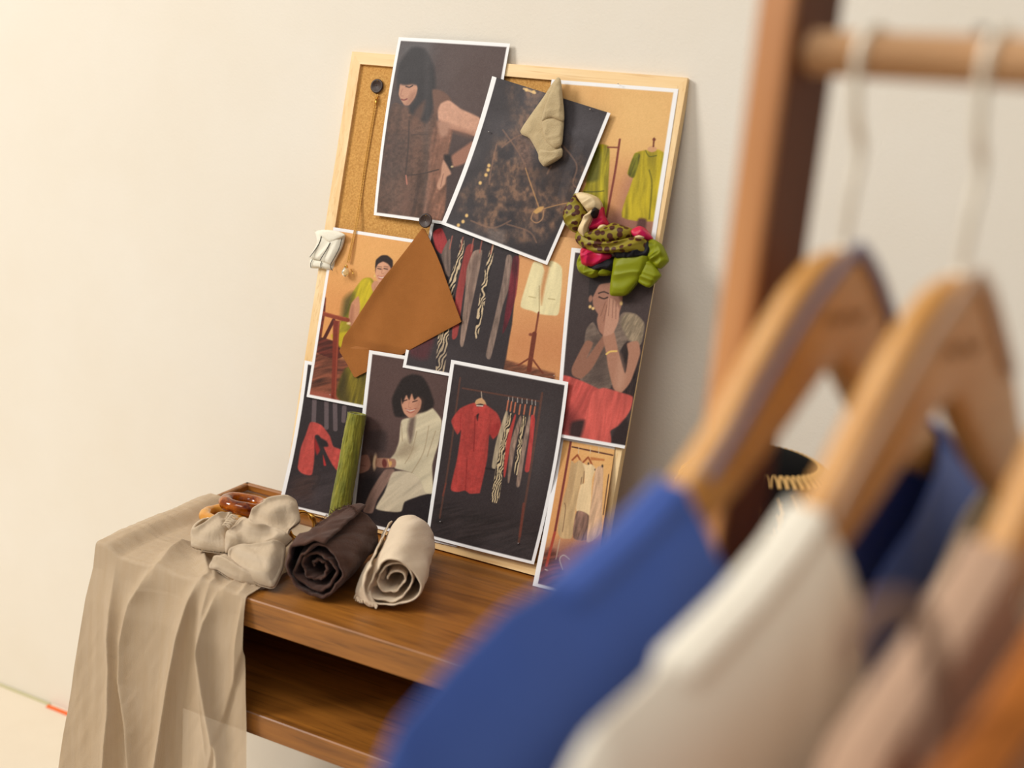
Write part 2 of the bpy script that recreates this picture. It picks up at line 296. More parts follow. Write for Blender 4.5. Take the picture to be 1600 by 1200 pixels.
# ------------------------------------------------------------------ printed photographs: pictures drawn into the paper's colour
def chaikin(P, k=2):
    # closed curve through the points, tension lowered so that corners stay crisp
    P = np.asarray(P, float); p0 = np.roll(P, 1, 0); p2 = np.roll(P, -1, 0); p3 = np.roll(P, -2, 0); c = .32; o = []
    for t in (0, .2, .4, .6, .8):
        m1 = c*(p2-p0); m2 = c*(p3-P); o.append((2*t**3-3*t*t+1)*P+(t**3-2*t*t+t)*m1+(-2*t**3+3*t*t)*p2+(t**3-t*t)*m2)
    return np.stack(o, 1).reshape(-1, 2)
class Art:
    def __init__(s, X, Y, base):
        s.X = X; s.Y = Y; s.C = np.empty((len(X), 3)); s.C[:] = base; s.k = 1.0; s.ox = 0; s.oy = 0
    def T(s, k, ox, oy): s.k = k; s.ox = ox; s.oy = oy; return s
    def _p(s, pts): return np.asarray(pts, float)*s.k+np.array([s.ox, s.oy])
    def _blend(s, idx, a, col, fold=None, tex=0.0):
        c = np.empty((len(idx), 3)); c[:] = col
        x = s.X[idx]; y = s.Y[idx]
        if fold:
            an, per, amp = fold; an = math.radians(an); p = x*math.cos(an)+y*math.sin(an); q = -x*math.sin(an)+y*math.cos(an); p = p+6*vnoise(x/30., y/45., 5)
            f = vnoise(p/(per*.55), q/(per*4.), 21)*.65+vnoise(p/(per*.22), q/(per*2.), 22)*.35
            c = c*(1+amp*2.6*(f-.5))[:, None]
        if tex: c = c*(1+tex*(fbm(x/4., y/4., 9)-.5)*2)[:, None]
        a = a[:, None]; s.C[idx] = s.C[idx]*(1-a)+c*a
    def _sd(s, P, idx, closed=True):
        x = s.X[idx]; y = s.Y[idx]; d = np.full(len(idx), 1e9); ins = np.zeros(len(idx), bool); n = len(P)
        for i in range(n if closed else n-1):
            ax, ay = P[i]; bx, by = P[(i+1) % n]; dx, dy = bx-ax, by-ay; l2 = dx*dx+dy*dy+1e-9
            t = np.clip(((x-ax)*dx+(y-ay)*dy)/l2, 0, 1); d = np.minimum(d, (x-ax-t*dx)**2+(y-ay-t*dy)**2)
            if closed and ay != by:
                c = ((ay > y) != (by > y)) & (x < (bx-ax)*(y-ay)/(by-ay)+ax); ins ^= c
        return np.sqrt(d), ins
    def poly(s, col, pts, sm=2, soft=.7, a=1.0, fold=None, tex=0.0):
        P = s._p(pts)
        if sm: P = chaikin(P, sm)
        mn = P.min(0)-soft*2-1; mx = P.max(0)+soft*2+1
        idx = np.nonzero((s.X > mn[0]) & (s.X < mx[0]) & (s.Y > mn[1]) & (s.Y < mx[1]))[0]
        if not len(idx): return s
        d, ins = s._sd(P, idx); sd = np.where(ins, d, -d); al = np.clip(sd/(2*soft)+.5, 0, 1)*a
        s._blend(idx, al, col, fold, tex); return s
    def line(s, col, pts, w, a=1.0, sm=True):
        P = s._p(pts); P = spline(P, max(8, 5*len(P))) if (sm and len(P) > 2) else P
        w = w*s.k/2; mn = P.min(0)-w-2; mx = P.max(0)+w+2
        idx = np.nonzero((s.X > mn[0]) & (s.X < mx[0]) & (s.Y > mn[1]) & (s.Y < mx[1]))[0]
        if not len(idx): return s
        d, _ = s._sd(P, idx, False); s._blend(idx, np.clip((w-d)/1.0+.5, 0, 1)*a*min(1, w*2+.3), col); return s
    def ell(s, col, cx, cy, rx, ry, deg=0, soft=.8, a=1.0, tex=0.0):
        c = s._p([[cx, cy]])[0]; rx *= s.k; ry *= s.k; x = s.X-c[0]; y = s.Y-c[1]; an = math.radians(deg)
        u = x*math.cos(an)+y*math.sin(an); v = -x*math.sin(an)+y*math.cos(an); r = np.sqrt((u/rx)**2+(v/ry)**2); d = (1-r)*min(rx, ry)
        al = np.clip(d/(2*soft)+.5, 0, 1)*a; idx = np.nonzero(al > 0)[0]; s._blend(idx, al[idx], col, None, tex); return s
    def zebra(s, c1, c2, pts, per=14, deg=60, sm=1):
        P = s._p(pts); P = chaikin(P, sm); mn = P.min(0)-1; mx = P.max(0)+1
        idx = np.nonzero((s.X > mn[0]) & (s.X < mx[0]) & (s.Y > mn[1]) & (s.Y < mx[1]))[0]
        if not len(idx): return s
        d, ins = s._sd(P, idx); al = np.clip(np.where(ins, d, -d)/1.2+.5, 0, 1); x = s.X[idx]; y = s.Y[idx]; an = math.radians(deg); p = per*s.k
        t = (x*math.cos(an)+y*math.sin(an))/p+1.6*vnoise(x/7., y/11., 3); k = np.clip(np.sin(2*np.pi*t)*2+.5, 0, 1)[:, None]
        c = np.asarray(c1)*k+np.asarray(c2)*(1-k); al = al[:, None]; s.C[idx] = s.C[idx]*(1-al)+c*al; return s
def make_print(name, label, cat, px, h, border, base, draw, bow=(0, 0, 0, 0), curl=(0, 0), res=1.0, noise=3.0):
    """px: four corners TL TR BR BL in the photograph; h: their heights off the board; border l t r b in m; bow of left,right,top,bottom edges in m"""
    Q = [onb(q, hh) for q, hh in zip(px, h)]
    L = [((q-B0)@BX, (q-B0)@BT) for q in Q]; A = np.array([[L[0][0], L[0][1], h[0]], [L[1][0], L[1][1], h[1]], [L[2][0], L[2][1], h[2]], [L[3][0], L[3][1], h[3]]])
    Wd = np.linalg.norm(A[1, :2]-A[0, :2]); Hd = np.linalg.norm(A[3, :2]-A[0, :2]); nu = int(Wd*1000/res)+2; nv = int(Hd*1000/res)+2
    u, v = np.meshgrid(np.linspace(0, 1, nu), np.linspace(0, 1, nv), indexing='ij'); u = u.ravel(); v = v.ravel()
    P = (A[0]*((1-u)*(1-v))[:, None]+A[1]*(u*(1-v))[:, None]+A[2]*(u*v)[:, None]+A[3]*((1-u)*v)[:, None])
    P[:, 0] += (bow[0]*(1-u)+bow[1]*u)*4*v*(1-v); P[:, 1] += (bow[2]*(1-v)+bow[3]*v)*4*u*(1-u)
    flat = B0+BX*P[:, :1]+BT*P[:, 1:2]+BN*P[:, 2:3]
    P[:, 2] += curl[0]*np.sin(np.pi*u)*(.3+.7*v)+curl[1]*np.sin(np.pi*v)*(u)**2
    P[:, 2] += .0007*(fbm(u*4+h[0]*900, v*5, 3)-.5)
    V = B0+BX*P[:, :1]+BT*P[:, 1:2]+BN*P[:, 2:3]; S = proj(flat)
    a = Art(S[:, 0], S[:, 1], base); draw(a)
    c = a.C*.93+2 + rng.normal(0, noise, (len(u), 1)) + (fbm(S[:, 0]/3, S[:, 1]/3, 4)-.5)[:, None]*noise*2
    bl, bt, br, bb = border; e = 1.0/1000
    dist = np.minimum(np.minimum((u*Wd-bl)/e if bl else 9, ((1-u)*Wd-br)/e if br else 9), np.minimum((v*Hd-bt)/e if bt else 9, ((1-v)*Hd-bb)/e if bb else 9))
    k = np.clip(dist+.5, 0, 1)[:, None]; c = c*k+np.array([238, 237, 236.])*(1-k)
    o = mobj(name, V, gridf(nu, nv)[:, ::-1], M['print'], None, True, None, lin(np.clip(c, 3, 250)))
    return tag(o, label, cat, 'printed photographs on the board')

SK = (196, 144, 116); SKD = (140, 92, 74)
def d_brown(a):
    a.T(.26667, 500, 40)
    a.poly((92, 74, 70), [(700, 100), (1120, 100), (1090, 700), (800, 700), (700, 400)], soft=25, a=.7)
    a.poly((108, 118, 124), [(470, 90), (640, 90), (600, 220), (460, 260)], soft=22, a=.45)
    # dress
    a.poly((92, 66, 54), [(410, 500), (440, 450), (520, 480), (600, 400), (670, 375), (740, 400), (770, 440), (710, 480), (690, 560), (780, 590), (750, 780), (730, 880), (740, 1020), (700, 1170), (340, 1120), (370, 760)], tex=.25, fold=(10, 16, .16))
    a.poly((132, 92, 74), [(690, 575), (780, 600), (750, 780), (740, 1040), (705, 1160), (610, 1120), (640, 880), (650, 700)], tex=.15, fold=(12, 9, .2), soft=2)
    a.poly((74, 56, 50), [(420, 640), (510, 650), (530, 740), (500, 880), (380, 900), (380, 720)], soft=9, a=.6, tex=.3)
    a.line((56, 42, 38), [(525, 560), (520, 720), (505, 870)], 9, .7); a.line((60, 44, 38), [(540, 640), (640, 640)], 5, .6); a.line((60, 44, 38), [(430, 640), (500, 640)], 4, .5)
    a.line((54, 40, 36), [(510, 880), (600, 870), (700, 845)], 7, .8)
    a.poly((128, 88, 72), [(500, 920), (540, 900), (530, 1090), (470, 1090)], soft=6, a=.5)
    a.line((58, 42, 38), [(590, 880), (570, 1000), (550, 1110)], 20, .4)
    # head and hair
    a.poly((42, 37, 39), [(470, 210), (540, 130), (620, 140), (670, 240), (680, 360), (660, 520), (620, 570), (530, 510), (520, 470), (460, 400), (450, 300)], soft=3)
    a.poly(SK, [(472, 335), (500, 325), (560, 335), (574, 370), (560, 420), (525, 466), (497, 466), (478, 440), (462, 405), (466, 365)], soft=1)
    a.poly((150, 104, 84), [(535, 400), (568, 385), (556, 430), (525, 466), (500, 466)], soft=4, a=.6)
    a.poly((42, 37, 39), [(455, 290), (500, 230), (570, 240), (580, 345), (540, 345), (500, 350), (462, 338)], soft=2)
    a.line((52, 36, 32), [(505, 357), (525, 362), (545, 352)], 7); a.line((60, 44, 38), [(500, 343), (548, 338)], 4, .7)
    a.line((150, 98, 80), [(484, 372), (474, 408), (488, 414)], 4, .7); a.line((120, 52, 48), [(478, 432), (494, 437), (512, 430)], 7)
    # collar
    a.poly((112, 78, 62), [(560, 500), (620, 440), (600, 540), (540, 610)], soft=3, a=.7)
    # arms
    a.poly((112, 80, 66), [(660, 380), (720, 385), (772, 440), (706, 480), (680, 520)], soft=2)
    a.poly((206, 156, 130), [(694, 500), (712, 458), (760, 440), (830, 490), (945, 548), (930, 650), (860, 632), (760, 604), (700, 560)], soft=1.5, tex=.08)
    a.poly((150, 104, 84), [(700, 560), (760, 585), (900, 630), (880, 650), (760, 615), (700, 580)], soft=5, a=.7)
    a.poly((176, 132, 110), [(694, 560), (760, 580), (752, 640), (716, 655), (698, 620)], soft=3)
    a.poly((160, 112, 92), [(900, 680), (880, 790), (790, 830), (762, 800), (780, 760), (850, 710)], soft=2)
    a.poly((46, 38, 38), [(732, 760), (768, 764), (782, 830), (760, 850), (736, 810)], soft=2)
    a.poly((196, 148, 122), [(728, 790), (755, 830), (772, 870), (745, 890), (738, 930), (705, 965), (690, 940), (712, 880), (716, 830)], soft=1.5)
    a.line((120, 80, 66), [(728, 870), (712, 945)], 4, .7); a.ell((210, 186, 140), 778, 828, 8, 6); a.line((210, 130, 110), [(508, 880), (514, 930)], 8, .8)
    a.poly((110, 106, 106), [(620, 100), (650, 100), (640, 1100), (610, 1100)], soft=5, a=.22); a.poly((150, 140, 136), [(350, 800), (500, 820), (520, 1120), (340, 1100)], soft=30, a=.14)
def d_rock(a):
    x, y = a.X, a.Y; n = fbm(x/16., y/16., 2, 5); n2 = fbm(x/5., y/8., 8, 4)
    a.T(.28333, 680, 90)
    P = a._p([(430, 150), (610, 200), (560, 380), (700, 430), (820, 620), (770, 760), (690, 900), (560, 1010), (380, 1000), (180, 900), (150, 760), (260, 640), (340, 470), (420, 330)]); d, ins = a._sd(chaikin(P), np.arange(len(x)))
    k = np.clip(np.where(ins, d, -d)/22+.55, 0, 1)*np.clip((n-.30)*3.0, 0, 1)*(.3+1.0*np.clip((n2-.3)*2.2, 0, 1)); k = np.clip(k, 0, 1); a.C = a.C*(1-k[:, None])+np.array([134, 102, 82.])*k[:, None]
    k = np.clip(vnoise(x/60., y/40., 4)-.45, 0, 1)*1.0; a.C = a.C*(1-k[:, None])+np.array([100, 96, 100.])*k[:, None]
    a.poly((50, 43, 44), [(620, 480), (700, 500), (780, 640), (700, 780), (560, 700), (540, 580)], soft=14, a=.7)
    for p in ([(375, 400), (460, 520), (500, 600)], [(370, 495), (430, 450), (480, 425)], [(340, 480), (310, 620), (300, 700)], [(700, 480), (780, 590), (760, 690), (785, 720)], [(640, 600), (620, 640)], [(200, 900), (320, 940), (420, 900)], [(400, 920), (520, 960), (560, 1020)]): a.line((150, 112, 90), p, 9, .55)
    a.poly((120, 90, 76), [(430, 420), (520, 470), (545, 560), (500, 640), (470, 560)], soft=6, a=.6, tex=.5)
    a.line((186, 140, 92), [(500, 610), (530, 700), (572, 822)], 6, .9); a.line((186, 140, 92), [(600, 834), (680, 812), (752, 798)], 5, .9)
    a.line((170, 130, 96), [(545, 850), (532, 890), (560, 912), (592, 890), (600, 845)], 6); a.poly((206, 160, 98), [(545, 850), (570, 826), (600, 822), (590, 845), (560, 862)], soft=1)
    a.poly((118, 108, 104), [(300, 950), (385, 960), (380, 1040), (310, 1020)], soft=4, a=.6, tex=.3)
    for cx, cy in ((298, 596), (282, 648), (250, 692), (294, 620), (176, 872), (156, 905), (130, 925), (504, 178), (545, 190)): a.ell((232, 190, 120), cx, cy, 9, 10, 0, 1)
    a.line((240, 200, 140), [(490, 172), (552, 196)], 12, .8)
    a.line((96, 92, 96), [(800, 480), (740, 620), (700, 760)], 50, .22)
def d_yellow_rack(a):
    a.T(.28333, 680, 90)
    a.poly((206, 142, 98), [(800, 640), (1250, 620), (1250, 1000), (700, 1000)], soft=30, a=.8)
    a.poly((240, 196, 128), [(1000, 180), (1330, 180), (1280, 520), (1000, 480)], soft=30, a=.6)
    a.poly((150, 100, 88), [(1060, 860), (1200, 890), (1200, 1000), (850, 980), (940, 880)], soft=10, a=.8)
    a.poly((160, 110, 96), [(1070, 640), (1120, 660), (1080, 860), (1000, 880)], soft=10, a=.5)
    a.poly((160, 146, 28), [(890, 490), (950, 485), (962, 520), (955, 700), (935, 920), (800, 800), (830, 700)], fold=(5, 9, .3), soft=1)
    a.poly((84, 84, 20), [(880, 500), (912, 500), (900, 670), (830, 685), (840, 640)], soft=3, a=.8); a.line((80, 78, 20), [(820, 740), (880, 740), (930, 735)], 6, .8)
    a.line((128, 60, 46), [(1018, 452), (990, 640), (945, 880)], 12); a.line((128, 60, 46), [(950, 494), (1010, 496)], 8)
    a.poly((180, 160, 32), [(1165, 510), (1195, 520), (1222, 506), (1265, 535), (1250, 700), (1235, 895), (1030, 880), (1080, 700), (1098, 640), (1060, 640), (1100, 530)], fold=(4, 11, .18), soft=1)
    a.poly((110, 108, 24), [(1100, 530), (1130, 540), (1098, 660), (1062, 640)], fold=(20, 4, .3), soft=1)
    a.line((96, 92, 20), [(1180, 620), (1195, 700), (1180, 890)], 8, .7); a.line((100, 98, 22), [(1160, 512), (1180, 545), (1220, 540)], 6)
    a.ell((214, 160, 116), 1196, 505, 26, 16); a.line((110, 50, 36), [(1207, 445), (1203, 490)], 9); a.ell((110, 50, 36), 1207, 452, 9, 8)
    a.poly((96, 60, 52), [(1120, 890), (1165, 895), (1150, 980), (1110, 980)], soft=2)
def d_clothes_rack(a):
    a.T(.33333, 660, 320)
    # right half: tan room and cream blazer
    a.poly((222, 160, 104), [(465, 0), (900, 0), (900, 860), (375, 860), (410, 600), (440, 330)], sm=0, soft=.8)
    a.poly((196, 126, 80), [(400, 560), (900, 560), (900, 800), (380, 780)], soft=30, a=.6); a.poly((236, 190, 128), [(620, 100), (760, 60), (700, 420), (600, 400)], soft=25, a=.5)
    a.poly((124, 76, 54), [(378, 724), (620, 790), (620, 830), (370, 800)], sm=0, soft=2, fold=(80, 3, .2))
    a.poly((236, 222, 172), [(520, 270), (560, 275), (575, 310), (600, 262), (655, 300), (640, 505), (605, 518), (548, 512), (515, 498), (460, 475), (490, 360)], soft=1, fold=(15, 14, .06))
    a.poly((205, 150, 98), [(576, 296), (596, 290), (578, 370), (558, 470), (554, 400)], soft=2); a.line((196, 178, 128), [(500, 430), (530, 436)], 5); a.line((196, 178, 128), [(590, 440), (620, 444)], 5); a.line((170, 150, 108), [(548, 380), (548, 500)], 4)
    a.line((124, 62, 40), [(545, 505), (528, 610)], 9); a.line((112, 52, 34), [(525, 605), (500, 775)], 22); a.ell((130, 66, 44), 508, 608, 10, 7); a.line((120, 58, 38), [(508, 715), (450, 752)], 8); a.line((120, 58, 38), [(510, 715), (565, 790)], 8)
    # left half: dark rack of clothes
    a.poly((52, 44, 46), [(-200, -60), (466, -60), (452, 250), (420, 560), (375, 800), (-200, 800)], sm=0, soft=1)
    a.poly((150, 44, 46), [(50, 130), (90, 110), (118, 180), (90, 230), (60, 200)], fold=(0, 8, .2)); a.poly((120, 100, 90), [(90, 230), (130, 160), (130, 330), (108, 320)], fold=(0, 6, .2))
    a.zebra((210, 186, 150), (34, 28, 30), [(180, 165), (196, 165), (190, 240), (150, 390), (140, 470), (120, 640), (100, 790), (62, 780), (80, 560), (130, 340), (165, 240)], 13, 20)
    a.poly((154, 60, 56), [(205, 200), (240, 190), (215, 300), (190, 430), (165, 610), (138, 620), (160, 400)], fold=(0, 10, .2)); a.poly((120, 30, 40), [(-60, 560), (50, 600), (20, 720), (-60, 700)], fold=(0, 12, .25), soft=5, a=.6)
    a.poly((142, 118, 104), [(238, 220), (280, 215), (262, 330), (225, 500), (192, 660), (176, 640), (200, 420), (208, 300)], fold=(5, 4, .18)); a.poly((96, 74, 68), [(235, 260), (262, 250), (215, 520), (205, 500)], soft=3, a=.4)
    a.zebra((210, 186, 150), (34, 28, 30), [(322, 190), (338, 200), (315, 330), (290, 470), (258, 625), (245, 600), (262, 470), (285, 340)], 15, 15)
    a.poly((138, 116, 104), [(395, 240), (420, 245), (415, 360), (375, 480), (345, 620), (318, 722), (298, 700), (340, 520), (375, 360)], fold=(5, 4, .18)); a.poly((110, 26, 38), [(425, 250), (455, 252), (440, 420), (400, 560), (375, 600), (400, 420)], fold=(0, 8, .3), a=.75)
    for x in (140, 190, 240, 280, 332): a.line((176, 100, 84), [(x, 130+x*.12), (x-12, 190+x*.12)], 6, .8)
    a.poly((80, 70, 70), [(-100, 650), (60, 640), (350, 740), (350, 800), (-100, 760)], soft=12, a=.3)
def d_laugh(a):
    a.T(.33333, 660, 320)
    a.poly((80, 66, 64), [(760, 240), (1100, 240), (1060, 560), (930, 480)], soft=30, a=.5)
    a.poly((52, 40, 38), [(940, 560), (1020, 600), (1000, 900), (940, 900)], soft=4, fold=(10, 3, .3))
    # hair + face
    a.poly((44, 38, 38), [(800, 350), (870, 330), (930, 370), (940, 450), (880, 440), (830, 410), (800, 450), (780, 430)], soft=1.5)
    a.poly((168, 120, 100), [(800, 380), (850, 350), (915, 380), (940, 430), (925, 500), (880, 560), (830, 520), (800, 470)], soft=1)
    a.poly((48, 40, 40), [(785, 345), (850, 325), (920, 350), (880, 365), (830, 375), (800, 430), (782, 450)], soft=1)
    a.line((60, 42, 38), [(826, 415), (850, 408), (872, 416)], 6); a.line((50, 34, 32), [(828, 432), (850, 440), (868, 434)], 6)
    a.ell((158, 112, 92), 788, 440, 9, 16, 10); a.ell((236, 196, 130), 786, 478, 7, 8); a.ell((236, 196, 130), 800, 486, 7, 7); a.ell((236, 196, 130), 932, 462, 7, 9)
    # knit top
    a.poly((122, 104, 92), [(770, 580), (800, 550), (830, 600), (850, 620), (880, 610), (905, 560), (940, 505), (1000, 512), (1040, 560), (1020, 660), (960, 640), (920, 700), (880, 860), (740, 860), (760, 700), (760, 640)], soft=1, fold=(70, 3.2, .12), tex=.15)
    a.poly((72, 58, 54), [(790, 620), (850, 620), (880, 700), (860, 850), (770, 840), (800, 700)], soft=10, a=.6)
    a.poly((150, 132, 108), [(950, 510), (1000, 515), (1040, 560), (1022, 650), (965, 630), (930, 560)], soft=2, fold=(30, 3, .2))
    # arms
    a.poly((150, 104, 84), [(765, 640), (800, 650), (770, 720), (850, 610), (868, 628), (800, 760), (745, 815), (705, 800), (702, 760)], soft=1)
    a.poly((176, 126, 102), [(845, 600), (895, 590), (920, 690), (950, 790), (965, 700), (960, 650), (1010, 640), (1020, 700), (975, 830), (930, 882), (895, 860), (870, 760), (862, 700)], soft=1)
    a.poly((206, 160, 134), [(925, 700), (950, 800), (930, 870), (905, 850)], soft=5, a=.5)
    # hands
    a.poly((170, 120, 98), [(862, 450), (880, 500), (870, 560), (850, 610), (828, 590), (818, 540), (830, 500)], soft=1)
    a.poly((196, 146, 122), [(874, 436), (905, 450), (922, 490), (920, 540), (895, 600), (850, 615), (858, 540), (866, 480)], soft=1)
    for p in ([(878, 440), (872, 520)], [(894, 448), (890, 530)], [(908, 462), (906, 535)], [(858, 455), (836, 520)], [(866, 470), (850, 545)]): a.line((120, 80, 66), p, 3, .75)
    a.line((236, 196, 110), [(862, 700), (880, 688), (910, 686)], 8)
    # trousers
    a.poly((196, 84, 76), [(640, 806), (720, 815), (800, 850), (840, 880), (780, 980), (740, 1095), (620, 1070), (560, 1000)], soft=1.2, fold=(30, 12, .14))
    a.poly((206, 92, 82), [(800, 880), (850, 858), (930, 880), (985, 900), (975, 960), (930, 1030), (882, 1060), (880, 1120), (738, 1095), (770, 970)], soft=1.2, fold=(10, 10, .12))
    a.poly((96, 34, 34), [(640, 900), (720, 1000), (690, 1080), (620, 1060)], soft=9, a=.7); a.poly((60, 40, 40), [(700, 1020), (760, 1010), (740, 1090), (690, 1080)], soft=3)
    a.poly((50, 38, 38), [(900, 1060), (960, 1000), (960, 1140), (890, 1120)], soft=2)
def d_yellow_woman(a):
    a.T(.26667, 460, 340)
    a.poly((236, 178, 108), [(230, 60), (720, 100), (640, 500), (180, 480)], soft=40, a=.6); a.poly((214, 140, 80), [(160, 380), (420, 400), (300, 700), (100, 640)], soft=30, a=.5)
    # floor
    a.poly((112, 62, 44), [(110, 780), (430, 860), (410, 1130), (70, 1060)], sm=0, soft=5, fold=(78, 7, .35))
    a.poly((160, 84, 66), [(80, 1010), (300, 1050), (280, 1100), (60, 1060)], soft=3)
    # chair
    for dx in (0, 1): a.line((92, 34, 24), [(172+dx*0, 470), (150, 700)], 44, .0)
    a.poly((110, 46, 32), [(168, 460), (186, 470), (180, 560), (150, 760), (128, 750)], sm=0, fold=(90, 4, .25))
    a.line((98, 36, 24), [(150, 765), (240, 790)], 26); a.line((80, 30, 22), [(230, 600), (160, 740)], 20)
    a.poly((92, 40, 30), [(140, 700), (270, 740), (300, 800), (240, 830), (130, 790)], fold=(75, 6, .3))
    # dress
    a.poly((160, 144, 32), [(400, 360), (450, 355), (500, 420), (560, 420), (620, 500), (520, 700), (420, 760), (380, 700), (330, 760), (230, 700), (300, 560), (340, 440)], soft=1, fold=(30, 12, .16))
    a.poly((204, 182, 34), [(390, 375), (440, 358), (460, 430), (420, 520), (385, 580), (365, 560), (350, 500)], soft=2, fold=(20, 9, .1))
    a.poly((196, 174, 30), [(215, 690), (330, 660), (400, 600), (330, 740), (290, 780)], soft=2); a.poly((70, 66, 22), [(290, 480), (345, 440), (320, 560), (275, 600)], soft=5, a=.8)
    a.poly((110, 96, 26), [(300, 880), (420, 900), (405, 1120), (330, 1110), (245, 1040)], soft=2, fold=(15, 10, .35)); a.poly((64, 52, 24), [(250, 980), (300, 900), (320, 1080), (270, 1070)], soft=5, a=.7)
    # arm
    a.poly((204, 142, 106), [(335, 500), (375, 460), (385, 530), (372, 600), (350, 640), (318, 625), (320, 560)], soft=1); a.poly((150, 92, 68), [(335, 520), (345, 520), (340, 630), (320, 620)], soft=3, a=.6)
    a.line((140, 60, 38), [(160, 560), (230, 580), (312, 600)], 24); a.line((186, 96, 62), [(160, 552), (300, 588)], 5, .7)
    a.poly((126, 48, 32), [(228, 600), (266, 606), (254, 820), (242, 1075), (215, 1065), (222, 820)], sm=0, soft=1); a.line((176, 88, 60), [(260, 610), (248, 820), (238, 1060)], 6, .6)
    # neck, head
    a.poly((206, 146, 110), [(470, 370), (520, 380), (500, 430), (465, 440), (450, 400)], soft=1)
    a.poly((46, 32, 28), [(474, 300), (478, 250), (510, 222), (545, 222), (575, 250), (574, 305), (545, 340), (480, 330)], soft=1)
    a.poly((222, 164, 130), [(478, 300), (490, 268), (520, 252), (552, 270), (566, 305), (552, 350), (520, 380), (492, 375), (474, 340)], soft=1)
    a.poly((46, 32, 28), [(474, 290), (484, 248), (525, 240), (562, 250), (572, 300), (548, 272), (520, 258), (492, 270)], soft=1)
    for x in (498, 535): a.line((60, 40, 34), [(x-10, 298), (x+10, 302)], 6)
    for x in (498, 536): a.line((80, 56, 44), [(x-12, 286), (x+12, 289)], 3, .8)
    a.line((176, 114, 90), [(516, 300), (510, 325), (522, 328)], 4, .7); a.line((240, 224, 210), [(494, 346), (512, 351), (530, 346)], 5); a.poly((176, 118, 92), [(545, 290), (566, 305), (552, 350), (524, 380), (535, 340)], soft=5, a=.5); a.line((180, 84, 76), [(486, 341), (510, 346), (538, 341)], 3); a.line((180, 90, 80), [(490, 354), (512, 361), (530, 355)], 4)
    a.ell((236, 206, 120), 470, 342, 5, 6); a.line((170, 110, 84), [(470, 400), (480, 440)], 3, .6); a.ell((230, 200, 140), 318, 620, 12, 7)
def d_red_dress(a):
    a.T(.31667, 640, 540)
    a.poly((66, 58, 58), [(250, 110), (760, 190), (700, 700), (600, 900), (500, 500)], soft=40, a=.5)
    a.poly((50, 42, 42), [(130, 760), (660, 900), (620, 1060), (90, 930)], sm=0, soft=10, fold=(75, 6, .22)); a.poly((84, 78, 80), [(420, 940), (620, 980), (600, 1050), (400, 1000)], soft=20, a=.4)
    RK = (92, 60, 50)
    a.line(RK, [(250, 160), (200, 540), (150, 850)], 9, .9); a.line(RK, [(655, 235), (600, 600), (540, 970)], 11); a.line(RK, [(262, 210), (640, 275)], 8); a.line((120, 60, 48), [(565, 780), (545, 940)], 12, .8); a.line((120, 60, 48), [(180, 680), (165, 740)], 8, .8)
    a.line((190, 170, 150), [(355, 228), (358, 262)], 4); a.poly((206, 160, 116), [(322, 292), (330, 268), (355, 258), (372, 272), (380, 294), (350, 286)], soft=.7)
    a.poly((174, 62, 56), [(318, 282), (335, 300), (365, 296), (375, 290), (430, 330), (450, 370), (452, 420), (415, 460), (395, 440), (385, 560), (352, 715), (345, 728), (300, 730), (275, 715), (240, 722), (204, 705), (235, 560), (255, 420), (236, 438), (206, 372), (250, 310)], soft=1, sm=1, fold=(8, 11, .1), tex=.1)
    a.poly((140, 34, 34), [(395, 440), (415, 460), (452, 415), (440, 380), (405, 400)], soft=3, a=.5); a.poly((56, 30, 30), [(330, 345), (344, 335), (336, 372)], soft=1); a.line((120, 28, 28), [(325, 350), (322, 440), (318, 520)], 6, .6); a.line((120, 28, 28), [(285, 560), (278, 710)], 5, .5); a.line((214, 196, 180), [(333, 296), (362, 298)], 6)
    a.line((140, 34, 34), [(255, 330), (250, 430)], 4, .5)
    # hanging row
    for x, y in ((490, 262), (510, 262), (534, 266), (556, 270), (580, 272), (605, 276), (622, 280)): a.line((200, 190, 180), [(x, y-8), (x, y+14)], 3)
    for x, y in ((488, 300), (505, 305), (524, 310), (548, 320), (572, 320), (600, 325), (620, 330)): a.line((190, 110, 80), [(x, y-28), (x-7, y+18)], 7)
    a.poly((178, 160, 132), [(476, 325), (486, 340), (470, 440), (430, 600), (408, 596), (430, 470)], sm=1, fold=(5, 5, .15)); a.zebra((214, 190, 150), (36, 28, 28), [(492, 340), (505, 340), (495, 420), (480, 520), (460, 640), (440, 770), (405, 760), (430, 600), (460, 450)], 11, 15)
    a.poly((182, 64, 58), [(518, 345), (526, 350), (505, 450), (475, 640), (466, 630), (480, 470)], sm=1); a.poly((150, 124, 108), [(545, 350), (552, 370), (520, 520), (495, 670), (486, 660), (500, 480)], sm=1, fold=(0, 3, .2))
    a.zebra((214, 190, 150), (36, 28, 28), [(560, 350), (575, 360), (560, 460), (540, 630), (518, 620), (540, 460)], 11, 10); a.poly((150, 124, 108), [(590, 345), (598, 380), (570, 540), (545, 690), (528, 680), (560, 480)], sm=1, fold=(0, 3, .2)); a.poly((194, 62, 58), [(600, 350), (614, 344), (620, 370), (612, 460), (592, 615), (570, 612), (590, 470)], sm=1, fold=(0, 5, .15))
    a.line((36, 28, 28), [(380, 605), (420, 612)], 10, .8)
    a.ell((110, 108, 110), 640, 520, 60, 200, 12, 14, .2)
